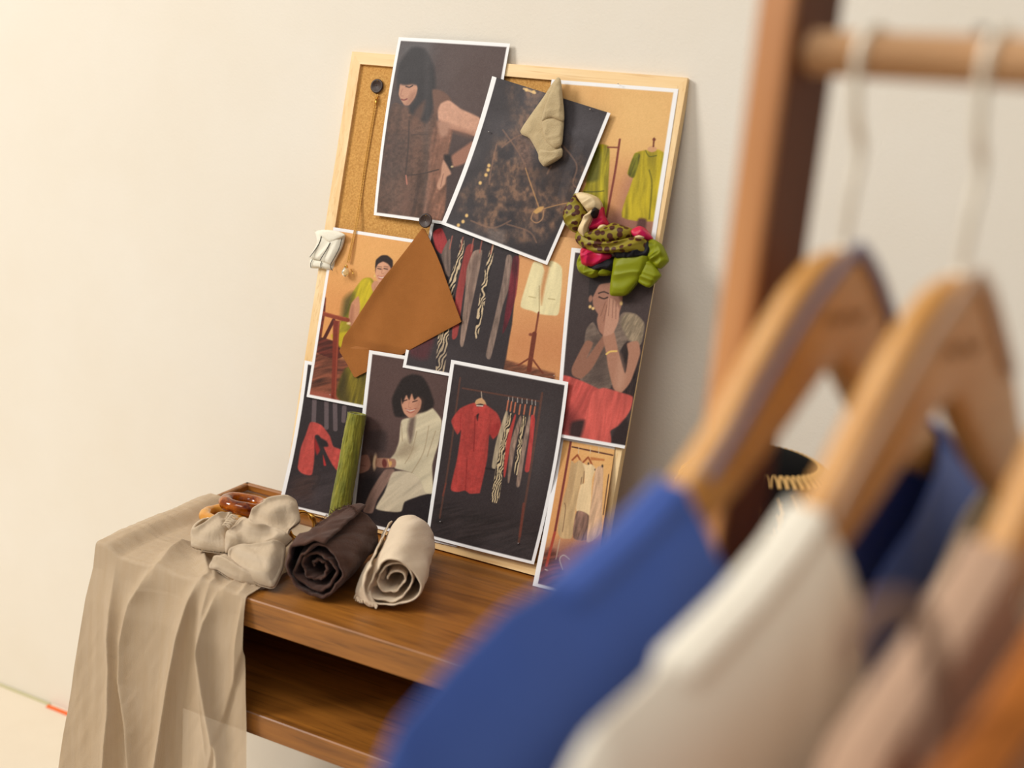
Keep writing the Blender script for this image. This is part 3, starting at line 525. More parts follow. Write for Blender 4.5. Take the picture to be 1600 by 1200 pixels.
def d_cream_woman(a):
    a.T(.26667, 430, 540)
    a.poly((98, 74, 70), [(600, 80), (1000, 180), (950, 480), (560, 560)], soft=40, a=.6); a.poly((40, 33, 35), [(520, 740), (1000, 850), (900, 1200), (480, 1000)], soft=12)
    a.poly((52, 42, 42), [(545, 500), (650, 510), (640, 620), (540, 600)], soft=4, a=.6)
    # trousers
    a.poly((134, 104, 92), [(640, 730), (700, 735), (600, 900), (570, 980), (515, 970), (560, 850)], soft=1.2, fold=(30, 9, .12))
    a.poly((208, 192, 164), [(690, 742), (790, 740), (890, 790), (910, 860), (850, 880), (760, 915), (740, 970), (690, 975), (590, 955), (640, 860)], soft=1.2, fold=(50, 13, .08))
    # shirt
    a.poly((214, 200, 168), [(740, 440), (800, 420), (820, 400), (890, 380), (920, 365), (975, 440), (960, 560), (920, 700), (925, 860), (880, 860), (850, 790), (800, 745), (705, 720), (690, 690), (660, 680), (700, 630), (725, 560)], soft=1.2, fold=(60, 20, .09))
    a.poly((150, 128, 102), [(760, 560), (830, 600), (780, 660), (700, 650)], soft=6, a=.5); a.poly((90, 70, 64), [(790, 430), (820, 420), (810, 520), (790, 570), (775, 500)], soft=3, a=.8)
    for p in ([(830, 500), (800, 620), (760, 690)], [(900, 470), (870, 620), (800, 745)], [(940, 500), (890, 650)], [(740, 460), (745, 560)]): a.line((168, 146, 116), p, 6, .6)
    # arms, hands, bangles
    a.poly((150, 104, 88), [(490, 650), (540, 640), (560, 690), (545, 730), (490, 750), (470, 700)], soft=1); a.line((100, 64, 54), [(490, 700), (530, 705)], 5, .6); a.poly((168, 120, 98), [(590, 660), (700, 665), (700, 712), (600, 712)], soft=1)
    a.ell((80, 56, 48), 566, 668, 10, 34, -5); a.ell((226, 190, 150), 584, 682, 12, 46, 5, 1); a.ell((150, 100, 78), 592, 684, 5, 30, 5); a.ell((110, 52, 46), 640, 690, 14, 26, -5); a.line((226, 180, 120), [(662, 668), (672, 708)], 7); a.ell((220, 170, 100), 676, 690, 8, 14)
    # head
    a.poly((40, 32, 31), [(740, 200), (800, 168), (860, 180), (900, 240), (930, 330), (920, 365), (870, 390), (820, 400), (750, 420), (700, 410), (685, 310)], soft=2)
    a.poly((206, 148, 120), [(742, 300), (800, 280), (856, 310), (850, 370), (815, 415), (785, 422), (755, 395), (740, 350)], soft=1)
    a.poly((40, 32, 31), [(735, 250), (800, 230), (866, 260), (868, 330), (840, 300), (815, 318), (800, 280), (785, 318), (768, 290), (745, 340)], soft=1.2)
    a.line((60, 38, 34), [(752, 325), (772, 318)], 6); a.line((60, 38, 34), [(806, 330), (832, 322)], 6); a.line((170, 108, 86), [(786, 330), (782, 360), (796, 366)], 4, .7)
    a.line((240, 226, 214), [(770, 373), (792, 382), (816, 375)], 5); a.poly((150, 100, 80), [(835, 315), (856, 320), (850, 370), (815, 414), (822, 370)], soft=6, a=.5); a.ell((226, 160, 132), 770, 350, 12, 10, 0, 4, .4); a.line((150, 70, 62), [(762, 368), (790, 378), (826, 368)], 3); a.line((164, 84, 74), [(772, 384), (792, 394), (815, 384)], 4)
def d_red_cloth(a):
    a.T(.26667, 430, 540)
    a.poly((84, 74, 76), [(100, 820), (370, 760), (330, 1000), (60, 960)], soft=20, a=.5, fold=(70, 9, .25)); a.poly((74, 50, 42), [(120, 780), (240, 760), (200, 900), (80, 880)], soft=8, a=.5, fold=(75, 5, .3))
    for p in ([(230, 320), (225, 450)], [(300, 330), (300, 480)], [(350, 340), (352, 490)], [(405, 360), (400, 440)]): a.line((112, 96, 98), p, 26, .8)
    a.line((54, 44, 44), [(190, 600), (260, 760), (220, 840)], 16, .8)
    a.poly((188, 74, 66), [(205, 450), (240, 452), (275, 470), (320, 530), (340, 590), (390, 615), (380, 700), (370, 740), (330, 690), (290, 610), (260, 530), (232, 530), (230, 640), (215, 755), (160, 750), (132, 715), (150, 600), (180, 520)], soft=1, sm=1, fold=(20, 12, .1), tex=.1)
    a.poly((40, 32, 34), [(240, 530), (300, 560), (310, 590), (270, 590)], soft=1.5); a.poly((150, 36, 36), [(232, 540), (262, 610), (244, 640), (232, 600)], soft=1.5); a.poly((190, 50, 48), [(280, 640), (298, 700), (284, 700)], soft=1)
    a.poly((190, 50, 50), [(352, 790), (372, 770), (365, 800)], soft=1)
def d_light_rack(a):
    a.T(.225, 820, 660)
    a.poly((214, 144, 92), [(200, 420), (420, 300), (360, 900), (120, 900)], soft=30, a=.6); a.poly((238, 190, 122), [(400, 180), (640, 190), (590, 600), (540, 500)], soft=20, a=.5)
    a.poly((150, 100, 92), [(140, 880), (540, 800), (600, 1200), (60, 1160)], soft=14); a.poly((112, 62, 50), [(130, 900), (220, 900), (300, 1200), (60, 1160)], soft=4, fold=(80, 6, .3))
    a.line((122, 50, 40), [(322, 118), (270, 420), (208, 765)], 16); a.line((170, 66, 48), [(208, 765), (150, 995)], 18); a.line((78, 34, 28), [(330, 170), (610, 228)], 10); a.poly((196, 122, 66), [(455, 240), (555, 254), (552, 268), (460, 262)], sm=0)
    for x in (375, 457, 515): a.line((220, 200, 170), [(x, 172), (x-2, 215)], 4)
    for x, y in ((365, 220), (440, 236)): a.line((156, 78, 40), [(x-36, y+42), (x, y+6), (x+16, y+34), (x+28, y+62)], 12, 1, False)
    a.poly((206, 172, 124), [(322, 268), (345, 285), (382, 262), (415, 300), (418, 340), (402, 440), (384, 436), (360, 560), (330, 790), (300, 808), (250, 802), (228, 750), (260, 560), (300, 420)], sm=1, fold=(8, 7, .09)); a.poly((176, 140, 96), [(322, 280), (350, 300), (330, 480), (285, 600), (270, 560), (300, 420)], soft=3, a=.5); a.line((100, 70, 50), [(275, 560), (282, 600), (262, 760)], 4)
    a.line((86, 60, 44), [(396, 380), (390, 430), (402, 436), (414, 340)], 4)
    a.poly((236, 206, 158), [(402, 282), (430, 296), (462, 290), (484, 308), (490, 330), (468, 400), (448, 648), (356, 612), (385, 440), (412, 420), (416, 330)], sm=1, fold=(8, 9, .05)); a.ell((60, 40, 34), 442, 286, 6, 8); a.ell((60, 40, 34), 488, 328, 4, 6)
    a.poly((130, 98, 84), [(360, 618), (446, 648), (430, 812), (335, 800)], sm=1, fold=(12, 4.5, .3))
    a.poly((214, 174, 138), [(492, 330), (540, 300), (546, 330), (540, 500), (528, 760), (430, 830), (460, 560)], sm=1, fold=(12, 5, .13)); a.ell((50, 34, 30), 539, 303, 6, 10)
    a.line((70, 44, 36), [(582, 362), (545, 640)], 7); a.line((206, 196, 170), [(244, 810), (216, 950)], 5, .8); a.line((196, 180, 164), [(262, 1020), (242, 950), (270, 922), (310, 950)], 7); a.line((220, 210, 200), [(140, 1020), (158, 1028)], 5)
DK = (62, 51, 50)
make_print('photo_print', 'print of a bent-over woman in a brown dress against dark grey, top of the board', 'photo print', [(623, 58), (797, 68), (754, 359), (584, 336)], (.003, .003, .003, .003), (.0055, .006, .005, .005), (74, 60, 58), d_brown, bow=(-.005, -.003, 0, 0), curl=(.004, 0))
make_print('photo_print', 'print of two yellow dresses beside a rack, top right corner of the board', 'photo print', [(862, 124), (1060, 139), (1017, 418), (815, 402)], (.001, .001, .001, .001), (.006, .006, .007, 0), (232, 180, 114), d_yellow_rack)
make_print('photo_print', 'print of dark hanging clothes next to a cream blazer, middle of the board', 'photo print', [(674, 346), (930, 376), (886, 622), (629, 574)], (.005, .0025, .008, .0128), (.0055, 0, 0, .005), DK, d_clothes_rack)
make_print('photo_print', 'dark print of a gold necklace over rough rock, tilted at the top centre', 'photo print', [(769, 119), (954, 177), (855, 414), (689, 350)], (.009, .008, .009, .007), (.0085, 0, .0055, .005), (56, 50, 52), d_rock, bow=(.006, .001, 0, 0), curl=(.003, 0))
make_print('photo_print', 'print of a woman in coral trousers laughing behind her hands, right edge', 'photo print', [(893, 387), (1030, 401), (976, 701), (868, 682)], (.006, .003, .006, .011), (.007, .007, 0, .005), (66, 54, 53), d_laugh, bow=(-.002, 0, 0, 0))
make_print('photo_print', 'print of a bracelet-wearing woman in cream shirt and trousers, bottom left of centre', 'photo print', [(577, 547), (752, 575), (714, 855), (547, 816)], (.0125, .0085, .003, .004), (.007, .006, .005, .005), (84, 64, 60), d_cream_woman)
make_print('photo_print', 'print of coral cloth thrown over a chair, lower left corner of the board', 'photo print', [(476, 563), (640, 596), (600, 828), (435, 789)], (.001, .001, .001, .006), (.0075, .006, .005, .005), (48, 40, 42), d_red_cloth, bow=(.006, 0, 0, 0))
make_print('photo_print', 'print of a seated smiling woman in a yellow dress on a wooden chair, left side', 'photo print', [(521, 355), (690, 381), (640, 652), (479, 620)], (.004, .003, .003, .0065), (.0055, .0055, .005, .005), (232, 166, 96), d_yellow_woman)
make_print('photo_print', 'print of a coral shirt dress hanging on a rack, bottom centre of the board', 'photo print', [(705, 562), (888, 597), (834, 882), (665, 839)], (.0140, .0150, .0105, .0075), (.0065, .006, .0055, .005), (54, 45, 46), d_red_dress, bow=(0, .006, 0, 0), curl=(.003, 0))
make_print('photo_print', 'print of pale clothes on a wooden rack, bottom right beside the blue garment', 'photo print', [(874, 682), (961, 698), (925, 938), (832, 915)], (.002, .001, .030, .029), (.0075, .004, 0, .005), (230, 172, 104), d_light_rack, bow=(.002, 0, 0, 0))

# ------------------------------------------------------------------ cloth pieces shaped over a plane
def pillow(outline, P0, n, h0, H, m, name='fold', parent=None, sharp=3.0, wr=None, smooth=True, nth=72, nr=18, edge=0.0, hf=None, back=True, cen=None, soft=False):
    """a puffed piece of cloth: outline (pixels, laid on the plane P0,n), dome height H, wrinkles wr=(angle, period px, amp m)"""
    P = np.asarray(outline, float); P = chaikin(P) if smooth else P
    L = np.r_[0, np.cumsum(np.linalg.norm(np.roll(P, -1, 0)-P, axis=1))]; Pc = np.vstack([P, P[:1]]); t = np.linspace(0, L[-1], nth, endpoint=False)
    O = np.stack([np.interp(t, L, Pc[:, 0]), np.interp(t, L, Pc[:, 1])], 1)
    x, y = Pc[:, 0], Pc[:, 1]; A = np.sum(x[:-1]*y[1:]-x[1:]*y[:-1])/2; c = np.array([np.sum((x[:-1]+x[1:])*(x[:-1]*y[1:]-x[1:]*y[:-1])), np.sum((y[:-1]+y[1:])*(x[:-1]*y[1:]-x[1:]*y[:-1]))])/(6*A)
    if cen is not None: c = np.asarray(cen, float)
    n = np.asarray(n, float); n = n/np.linalg.norm(n)
    rr = np.sin(np.linspace(0.0, 1, nr)*np.pi/2); rr[0] = .01
    D_ = (O-c)[:, 0]+1j*(O-c)[:, 1]; Ff = np.fft.fft(D_); kk = np.abs(np.fft.fftfreq(nth)*nth); lo = np.fft.ifft(Ff*(kk <= 1.5)); lo = np.stack([lo.real, lo.imag], 1); md = np.fft.ifft(Ff*np.exp(-(kk/6.)**2)); md = np.stack([md.real, md.imag], 1)
    k2 = (rr**1.3)[:, None, None]; k3 = (rr**5)[:, None, None]; Q = c+rr[:, None, None]*(lo[None]*(1-k2)+k2*(md[None]*(1-k3)+(O-c)[None]*k3)); Q = Q.reshape(-1, 2); R = np.repeat(rr, nth)
    dome = (1-R**sharp)**.6; h = H*dome
    if wr:
        for (an, per, amp) in wr:
            an = math.radians(an); p = Q[:, 0]*math.cos(an)+Q[:, 1]*math.sin(an); q = -Q[:, 0]*math.sin(an)+Q[:, 1]*math.cos(an)
            f = vnoise(p/per+1.3*vnoise(Q[:, 0]/40, Q[:, 1]/40, 3), q/(per*5), int(per*7)+int(h0*1e4)); f = f*f*(3-2*f) if soft else 1-np.abs(2*f-1)
            h = h+amp*(f-.3)*np.clip((1-R)*4, 0, 1)
    if hf is not None: h = h+hf(Q, R)
    V = np.array([hit(q, P0+n*(h0), n) for q in Q])+n*h[:, None]
    F = gridf(nr, nth, False, True); F = [tuple(f) for f in F.tolist()]; F.append(tuple(range(nth))); 
    if back:
        k = len(V); ring = V[(nr-1)*nth:]; V = np.vstack([V, ring-n*(.0015+edge)]); F += [((nr-1)*nth+i, (nr-1)*nth+(i+1) % nth, k+(i+1) % nth, k+i) for i in range(nth)]; F.append(tuple(k+i for i in range(nth))[::-1])
    return V, F
def crop(pts, k, ox, oy): return [(ox+x*k, oy+y*k) for x, y in pts]
def multi(name, items, mats, parent=None):
    b = MB()
    for (V, F), mi in items: b.add(V, F, mi)
    o = b.build(name, mats, parent, True); return o

# silk scarf knotted on the right side of the board
z = lambda pts: crop(pts, 1/6., 860, 280)
PB, NB = B0, BN
sc_items = []
def lobe(pts, h0, H, mi, wr=((60, 8, .005), (10, 12, .005)), sharp=3.2, edge=.004): sc_items.append((pillow(z(pts), PB, NB, h0+.006, H*.75, None, sharp=sharp, wr=wr, edge=edge, nth=96, nr=26), mi))
# materials 0 spot 1 cream 2 pink 3 black 4 green
lobe([(925, 570), (950, 555), (1040, 610), (1090, 710), (1100, 770), (1020, 840), (930, 770), (900, 650)], .012, .010, 4)
lobe([(905, 730), (960, 780), (1030, 890), (1020, 920), (920, 1015), (810, 950), (870, 860)], .014, .008, 4, ((110, 10, .004),))
lobe([(280, 700), (245, 790), (270, 870), (380, 925), (440, 905), (480, 850), (430, 800), (330, 760)], .010, .009, 4)
lobe([(440, 890), (500, 840), (580, 790), (590, 850), (540, 900), (470, 905)], .009, .007, 4)
lobe([(290, 790), (370, 800), (460, 780), (560, 720), (610, 770), (580, 860), (470, 850), (410, 870)], .013, .009, 3)
lobe([(280, 670), (320, 635), (430, 680), (560, 700), (560, 740), (450, 800), (370, 828), (295, 800)], .017, .012, 2)
lobe([(450, 290), (490, 255), (505, 340), (545, 425), (500, 470), (400, 490), (340, 480), (370, 400), (420, 340)], .010, .012, 2)
lobe([(750, 490), (830, 438), (885, 460), (955, 550), (920, 575), (850, 560), (790, 550)], .014, .012, 2)
lobe([(450, 465), (490, 425), (525, 435), (520, 480), (460, 490)], .016, .008, 1)
lobe([(600, 735), (700, 700), (900, 690), (938, 645), (930, 760), (860, 900), (780, 1010), (700, 1088), (565, 1090), (560, 1000), (582, 850)], .015, .010, 4, ((100, 16, .005), (170, 30, .003)), 4)
lobe([(590, 670), (700, 690), (850, 670), (905, 580), (942, 640), (905, 720), (760, 745), (620, 742)], .020, .009, 3)
lobe([(232, 130), (200, 200), (125, 300), (128, 400), (190, 480), (250, 505), (310, 450), (350, 390), (360, 310), (320, 240), (280, 180)], .010, .018, 0)
lobe([(235, 140), (290, 122), (370, 138), (440, 170), (478, 230), (465, 290), (410, 300), (355, 312), (300, 235)], .016, .014, 1)
lobe([(395, 290), (420, 265), (448, 290), (430, 350), (395, 365)], .024, .008, 3)
lobe([(255, 490), (340, 500), (430, 470), (520, 440), (590, 408), (700, 440), (775, 472), (770, 530), (700, 575), (560, 610), (430, 620), (320, 580)], .016, .020, 0, ((75, 12, .005),))
lobe([(230, 530), (262, 485), (330, 570), (450, 612), (600, 590), (760, 543), (885, 560), (912, 605), (895, 690), (780, 702), (600, 692), (500, 705), (400, 695), (300, 645), (240, 585)], .020, .022, 0, ((80, 10, .006),))
lobe([(385, 288), (410, 310), (355, 440), (342, 500), (322, 556), (258, 482), (298, 400), (345, 330)], .024, .012, 1)
lobe([(790, 540), (830, 525), (870, 540), (850, 555), (800, 552)], .036, .006, 1)
o = multi('silk_scarf', sc_items, [M['silk_spot'], M['silk_cream'], M['silk_pink'], M['silk_black'], M['silk_green']])
tag(o, 'crumpled green, pink and spotted silk scarf pinned on the right edge of the board', 'scarf')

# rust-brown cotton swatch hanging from the lower button
z = lambda pts: crop(pts, .26667, 460, 340)
q0, q1 = np.array(z([(762, 65)])[0]), np.array(z([(300, 790)])[0]); dq = (q1-q0)/np.linalg.norm(q1-q0)
def hf_sw(Q, R):
    r = Q-q0; along = r@dq; off = -(r[:, 0]*dq[1]-r[:, 1]*dq[0])   # distance from the folded left edge, to the right
    lift = np.clip((547+.17*(Q[:, 0]-577)+1-Q[:, 1])/14., 0, 1)*np.clip((Q[:, 0]-540)/60, .25, 1); g = .0150*np.exp(-((off-17)/15.)**2)*np.clip(along/90, 0, 1)
    return g*(.2+.8*lift)+.0050*lift+.0022*np.sin(off/17.+along/60.)*lift*(1-R**4)+.0012*(1-np.abs(((along+off*.3-235)/5.)).clip(0, 1))
V, F = pillow(z([(757, 64), (768, 64), (800, 130), (832, 200), (868, 285), (905, 390), (945, 500), (986, 612), (860, 680), (740, 745), (640, 800), (520, 855), (430, 900), (352, 940), (310, 860), (268, 782), (300, 700), (400, 560), (500, 420), (600, 285), (690, 160)]), PB, NB, .0075, .0008, None, sharp=9, hf=hf_sw, nth=150, nr=44, smooth=False)
o = mobj('cloth_swatch', V, F, M['tan_cloth']); tag(o, 'rust-brown cotton swatch pinned by a dark button in the middle of the board', 'fabric swatch')

# beige wool swatch at the top
z = lambda pts: crop(pts, .28333, 680, 90)
it = []
W2 = ((70, 9, .002), (15, 12, .0015))
it.append((pillow(z([(672, 112), (640, 150), (600, 215), (468, 405), (520, 445), (560, 515), (598, 600), (650, 580), (697, 545), (690, 480), (640, 470), (600, 440), (600, 350), (650, 330), (700, 300), (690, 125)]), PB, NB, .014, .006, None, sharp=5, wr=W2), 0))
it.append((pillow(z([(588, 345), (640, 320), (706, 335), (704, 420), (696, 480), (660, 500), (610, 460)]), PB, NB, .020, .005, None, sharp=5, wr=W2), 0))
it.append((pillow(z([(578, 500), (640, 520), (697, 500), (698, 545), (650, 575), (600, 600), (570, 560)]), PB, NB, .018, .005, None, sharp=4, wr=W2), 0))
it.append((pillow(z([(670, 112), (690, 118), (700, 200), (709, 347), (640, 332), (588, 350), (600, 290), (640, 190)]), PB, NB, .024, .006, None, sharp=4, wr=W2), 0))
o = multi('cloth_swatch', it, [M['swatch']]); tag(o, 'small folded beige wool swatch pinned near the top of the board', 'fabric swatch')

# off-white striped scrap over the left rail
z = lambda pts: crop(pts, 1/12., 480, 340)
it = [(pillow(z([(75, 770), (250, 790), (430, 850), (548, 800), (540, 900), (490, 998), (260, 952), (66, 942)]), PB, NB, .001, .011, None, sharp=3), 0),
      (pillow(z([(130, 225), (155, 262), (240, 232), (330, 262), (470, 240), (580, 262), (706, 330), (650, 560), (575, 700), (458, 882), (240, 808), (48, 745), (190, 520), (215, 420)]), PB, NB, .010, .006, None, sharp=6, wr=((30, 10, .003),)), 0),
      (pillow(z([(240, 235), (400, 230), (590, 258), (706, 330), (560, 420), (420, 470), (300, 380), (230, 330)]), PB, NB, .016, .004, None, sharp=4), 0)]
scrap = multi('cloth_swatch', it, [M['white_cloth']]); tag(scrap, 'off-white cloth scrap with thin dark stripes over the left frame rail', 'fabric swatch')
for pts, h in (([(262, 350), (215, 500), (50, 742)], .0185), ([(430, 470), (350, 620), (240, 800)], .0185), ([(650, 390), (590, 600), (440, 872)], .0185), ([(100, 785), (66, 860), (72, 940)], .0125), ([(272, 825), (250, 880), (264, 948)], .0135), ([(440, 880), (440, 940), (475, 992)], .0125)):
    P = [onb(q, h) for q in spline(z(pts), 9)]; v, f = tube(P, .0007, 6); s_ = mobj('stripe', v, f, M['black_thread'], scrap); s_['label'] = 'thin dark woven stripe'

# ------------------------------------------------------------------ buttons, chain, pins
def disc(b, c, n, prof, seg=40, m=0):
    n = np.asarray(n, float); a = np.cross(n, [0, 0, 1.0] if abs(n[2]) < .95 else [1.0, 0, 0]); a /= np.linalg.norm(a); bb = np.cross(n, a); th = np.linspace(0, 2*np.pi, seg, endpoint=False)
    V = np.array([c+n*h+(a*math.cos(t)+bb*math.sin(t))*r for r, h in prof for t in th]); F = gridf(len(prof), seg, False, True).tolist(); F.append(list(range(seg))[::-1]); F.append([(len(prof)-1)*seg+i for i in range(seg)]); b.add(V, F, m); return a, bb
def button(q, h, label):
    c = onb(q, h); root = empty('coat_button', tuple(c), label, 'button', 'dark brown buttons pinned on the board')
    b = MB(); a, bb = disc(b, c, BN, [(.0095, 0), (.0116, .0007), (.0122, .002), (.0119, .0033), (.0105, .0040), (.0092, .0037), (.0082, .0029), (.0005, .0027)]); b.build('disc', M['button'], root, True)
    for i, j in ((-1, -1), (1, -1), (1, 1), (-1, 1)):
        k = MB(); disc(k, c+a*.0019*i+bb*.0019*j+BN*.0026, BN, [(.0008, 0), (.0008, .0003), (.0001, .00032)], 12); k.build('hole', M['dark_peg'], root)
    k = MB(); disc(k, c+bb*.0085*(-1)+BN*.0038, BN, [(.0006, 0), (.0007, .0005), (.0001, .0009)], 10); p = k.build('pin_head', M['gold'], root); p['label'] = 'small gold pin head'
button((590, 135), -.004, 'dark brown button at top left of the cork, holding the gold chain')
button((666, 345), .0185, 'dark brown button at the board centre, holding the rust-brown swatch')
pd = empty('pendant_necklace', tuple(onb((588, 150), -.002)), 'fine gold chain necklace with a pale glass drop, hanging on bare cork', 'necklace')
path = spline([onb(q, h) for q, h in (((589, 148), -.002), ((582, 190), -.003), ((572, 250), -.003), ((564, 305), -.003), ((557, 350), .004), ((550, 382), .008), ((544, 410), .009))], 150)
L = np.r_[0, np.cumsum(np.linalg.norm(np.diff(path, axis=0), axis=1))]; n = 120; b = MB()
for side in (-1, 1):
    for i in range(n):
        t = L[-1]*(i+.5)/n; c = np.array([np.interp(t, L, path[:, k]) for k in range(3)])+BX*side*.0016; T_ = (path[min(149, int(i*1.25)+2)]-path[int(i*1.25)]); T_ /= np.linalg.norm(T_)
        A_ = BX if (i+side) % 2 else BN; A_ = A_-T_*A_.dot(T_); A_ /= np.linalg.norm(A_); th = np.linspace(0, 2*np.pi, 9)[:-1]
        b.tube([c+T_*.0017*math.cos(a)+A_*.0009*math.sin(a) for a in th], .00055, 4, False, closed=True)
b.build('chain', M['chain'], pd, True)
b = MB(); b.tube([onb((589, 152), 0), onb((587, 163), 0)], .0016, 10).build('clasp', M['gold'], pd, True)
c = onb((540, 424), .014); b = MB(); disc(b, c-BT*.009, BT, [(.0008, 0), (.004, .0012), (.0062, .004), (.0067, .007), (.0055, .0115), (.003, .0155), (.0012, .0178)], 24); g = b.build('glass_drop', M['glass'], pd, True); g['label'] = 'pale glass drop'
b = MB(); disc(b, c+BT*.0075, BT, [(.0034, -.001), (.0026, .002), (.0012, .0035)], 20); b.build('cap', M['gold'], pd, True)
b = MB(); b.tube([onb((548, 420), .012), onb((552, 428), .009)], .0008, 8).build('ear_wire', M['gold'], pd, True)
for q, h, lab in (((516, 617), .0085, 'white-headed pin in the yellow dress print on the left'), ((783, 577), .0135, 'thin steel pin at the top of the coral shirt dress print'), ((966, 131), .0075, 'thin steel pin on the top border of the yellow dresses print'), ((688, 815), .012, 'steel pin in the lower left corner of the coral shirt dress print'), ((810, 849), .013, 'steel pin in the lower right corner of the coral shirt dress print'), ((866, 587), .0115, 'steel pin on the upper right corner of the coral shirt dress print'), ((922, 171), .012, 'steel pin near the upper right corner of the rock print'), ((764, 206), .012, 'steel pin in the dark left part of the rock print')):
    root = empty('dress_pin', tuple(onb(q, h)), lab, 'pin', 'dressmaking pins in the board')
    c = onb(q, h); k = MB(); disc(k, c, BN, [(.0004, -.0005), (.0010, .0001), (.0011, .0008), (.0006, .0016), (.0001, .0018)], 10); k.build('head', M['pin'], root, True)
    k = MB(); k.tube([c-BN*.010, c], .0003, 6).build('needle', M['pin'], root)

# ------------------------------------------------------------------ green crepe roll leaning on the prints
p0 = onb((558.5, 646), .030); p1 = onb((527, 820), .030); d = (p1-p0)/np.linalg.norm(p1-p0); p1 = p0+d*((TZ+.004-p0[2])/d[2])
P = p0+np.linspace(0, 1, 120)[:, None]*(p1-p0); T_, N_, B_ = frames(P); th = np.linspace(0, 2*np.pi, 90, endpoint=False)
TT_, HH_ = np.meshgrid(th, np.arange(120), indexing='xy'); ct = np.cos(TT_)*3; st = np.sin(TT_)*3
nz = fbm(ct*2.2+HH_*.02, st*2.2+HH_*.09, 6, 3); rr = .0155+.0018*HH_/120+.0028*(nz-.5)+.0012*(fbm(ct*5, st*5+HH_*.03, 8, 2)-.5)
V = P[:, None]+rr[..., None]*(N_[:, None]*np.cos(TT_)[..., None]+B_[:, None]*np.sin(TT_)[..., None]); V = V.reshape(-1, 3)
b = MB(); b.add(V, gridf(120, 90, False, True).tolist())
rings = [(.0150, 0), (.0125, .0), (.0122, .003), (.0100, .0032), (.0098, .001), (.0070, .0008), (.0068, .004), (.0035, .0042), (.0033, .002), (.0006, .002)]
a_, bb_ = N_[0], B_[0]; V = np.array([p0+d*h+(a_*math.cos(t)+bb_*math.sin(t))*r for r, h in rings for t in th[::2]]); b.add(V, gridf(len(rings), 45, False, True).tolist())
o = b.build('crepe_roll', M['green_crepe'], None, True); tag(o, 'olive green crinkled fabric roll leaning upright against the lower prints', 'fabric roll')

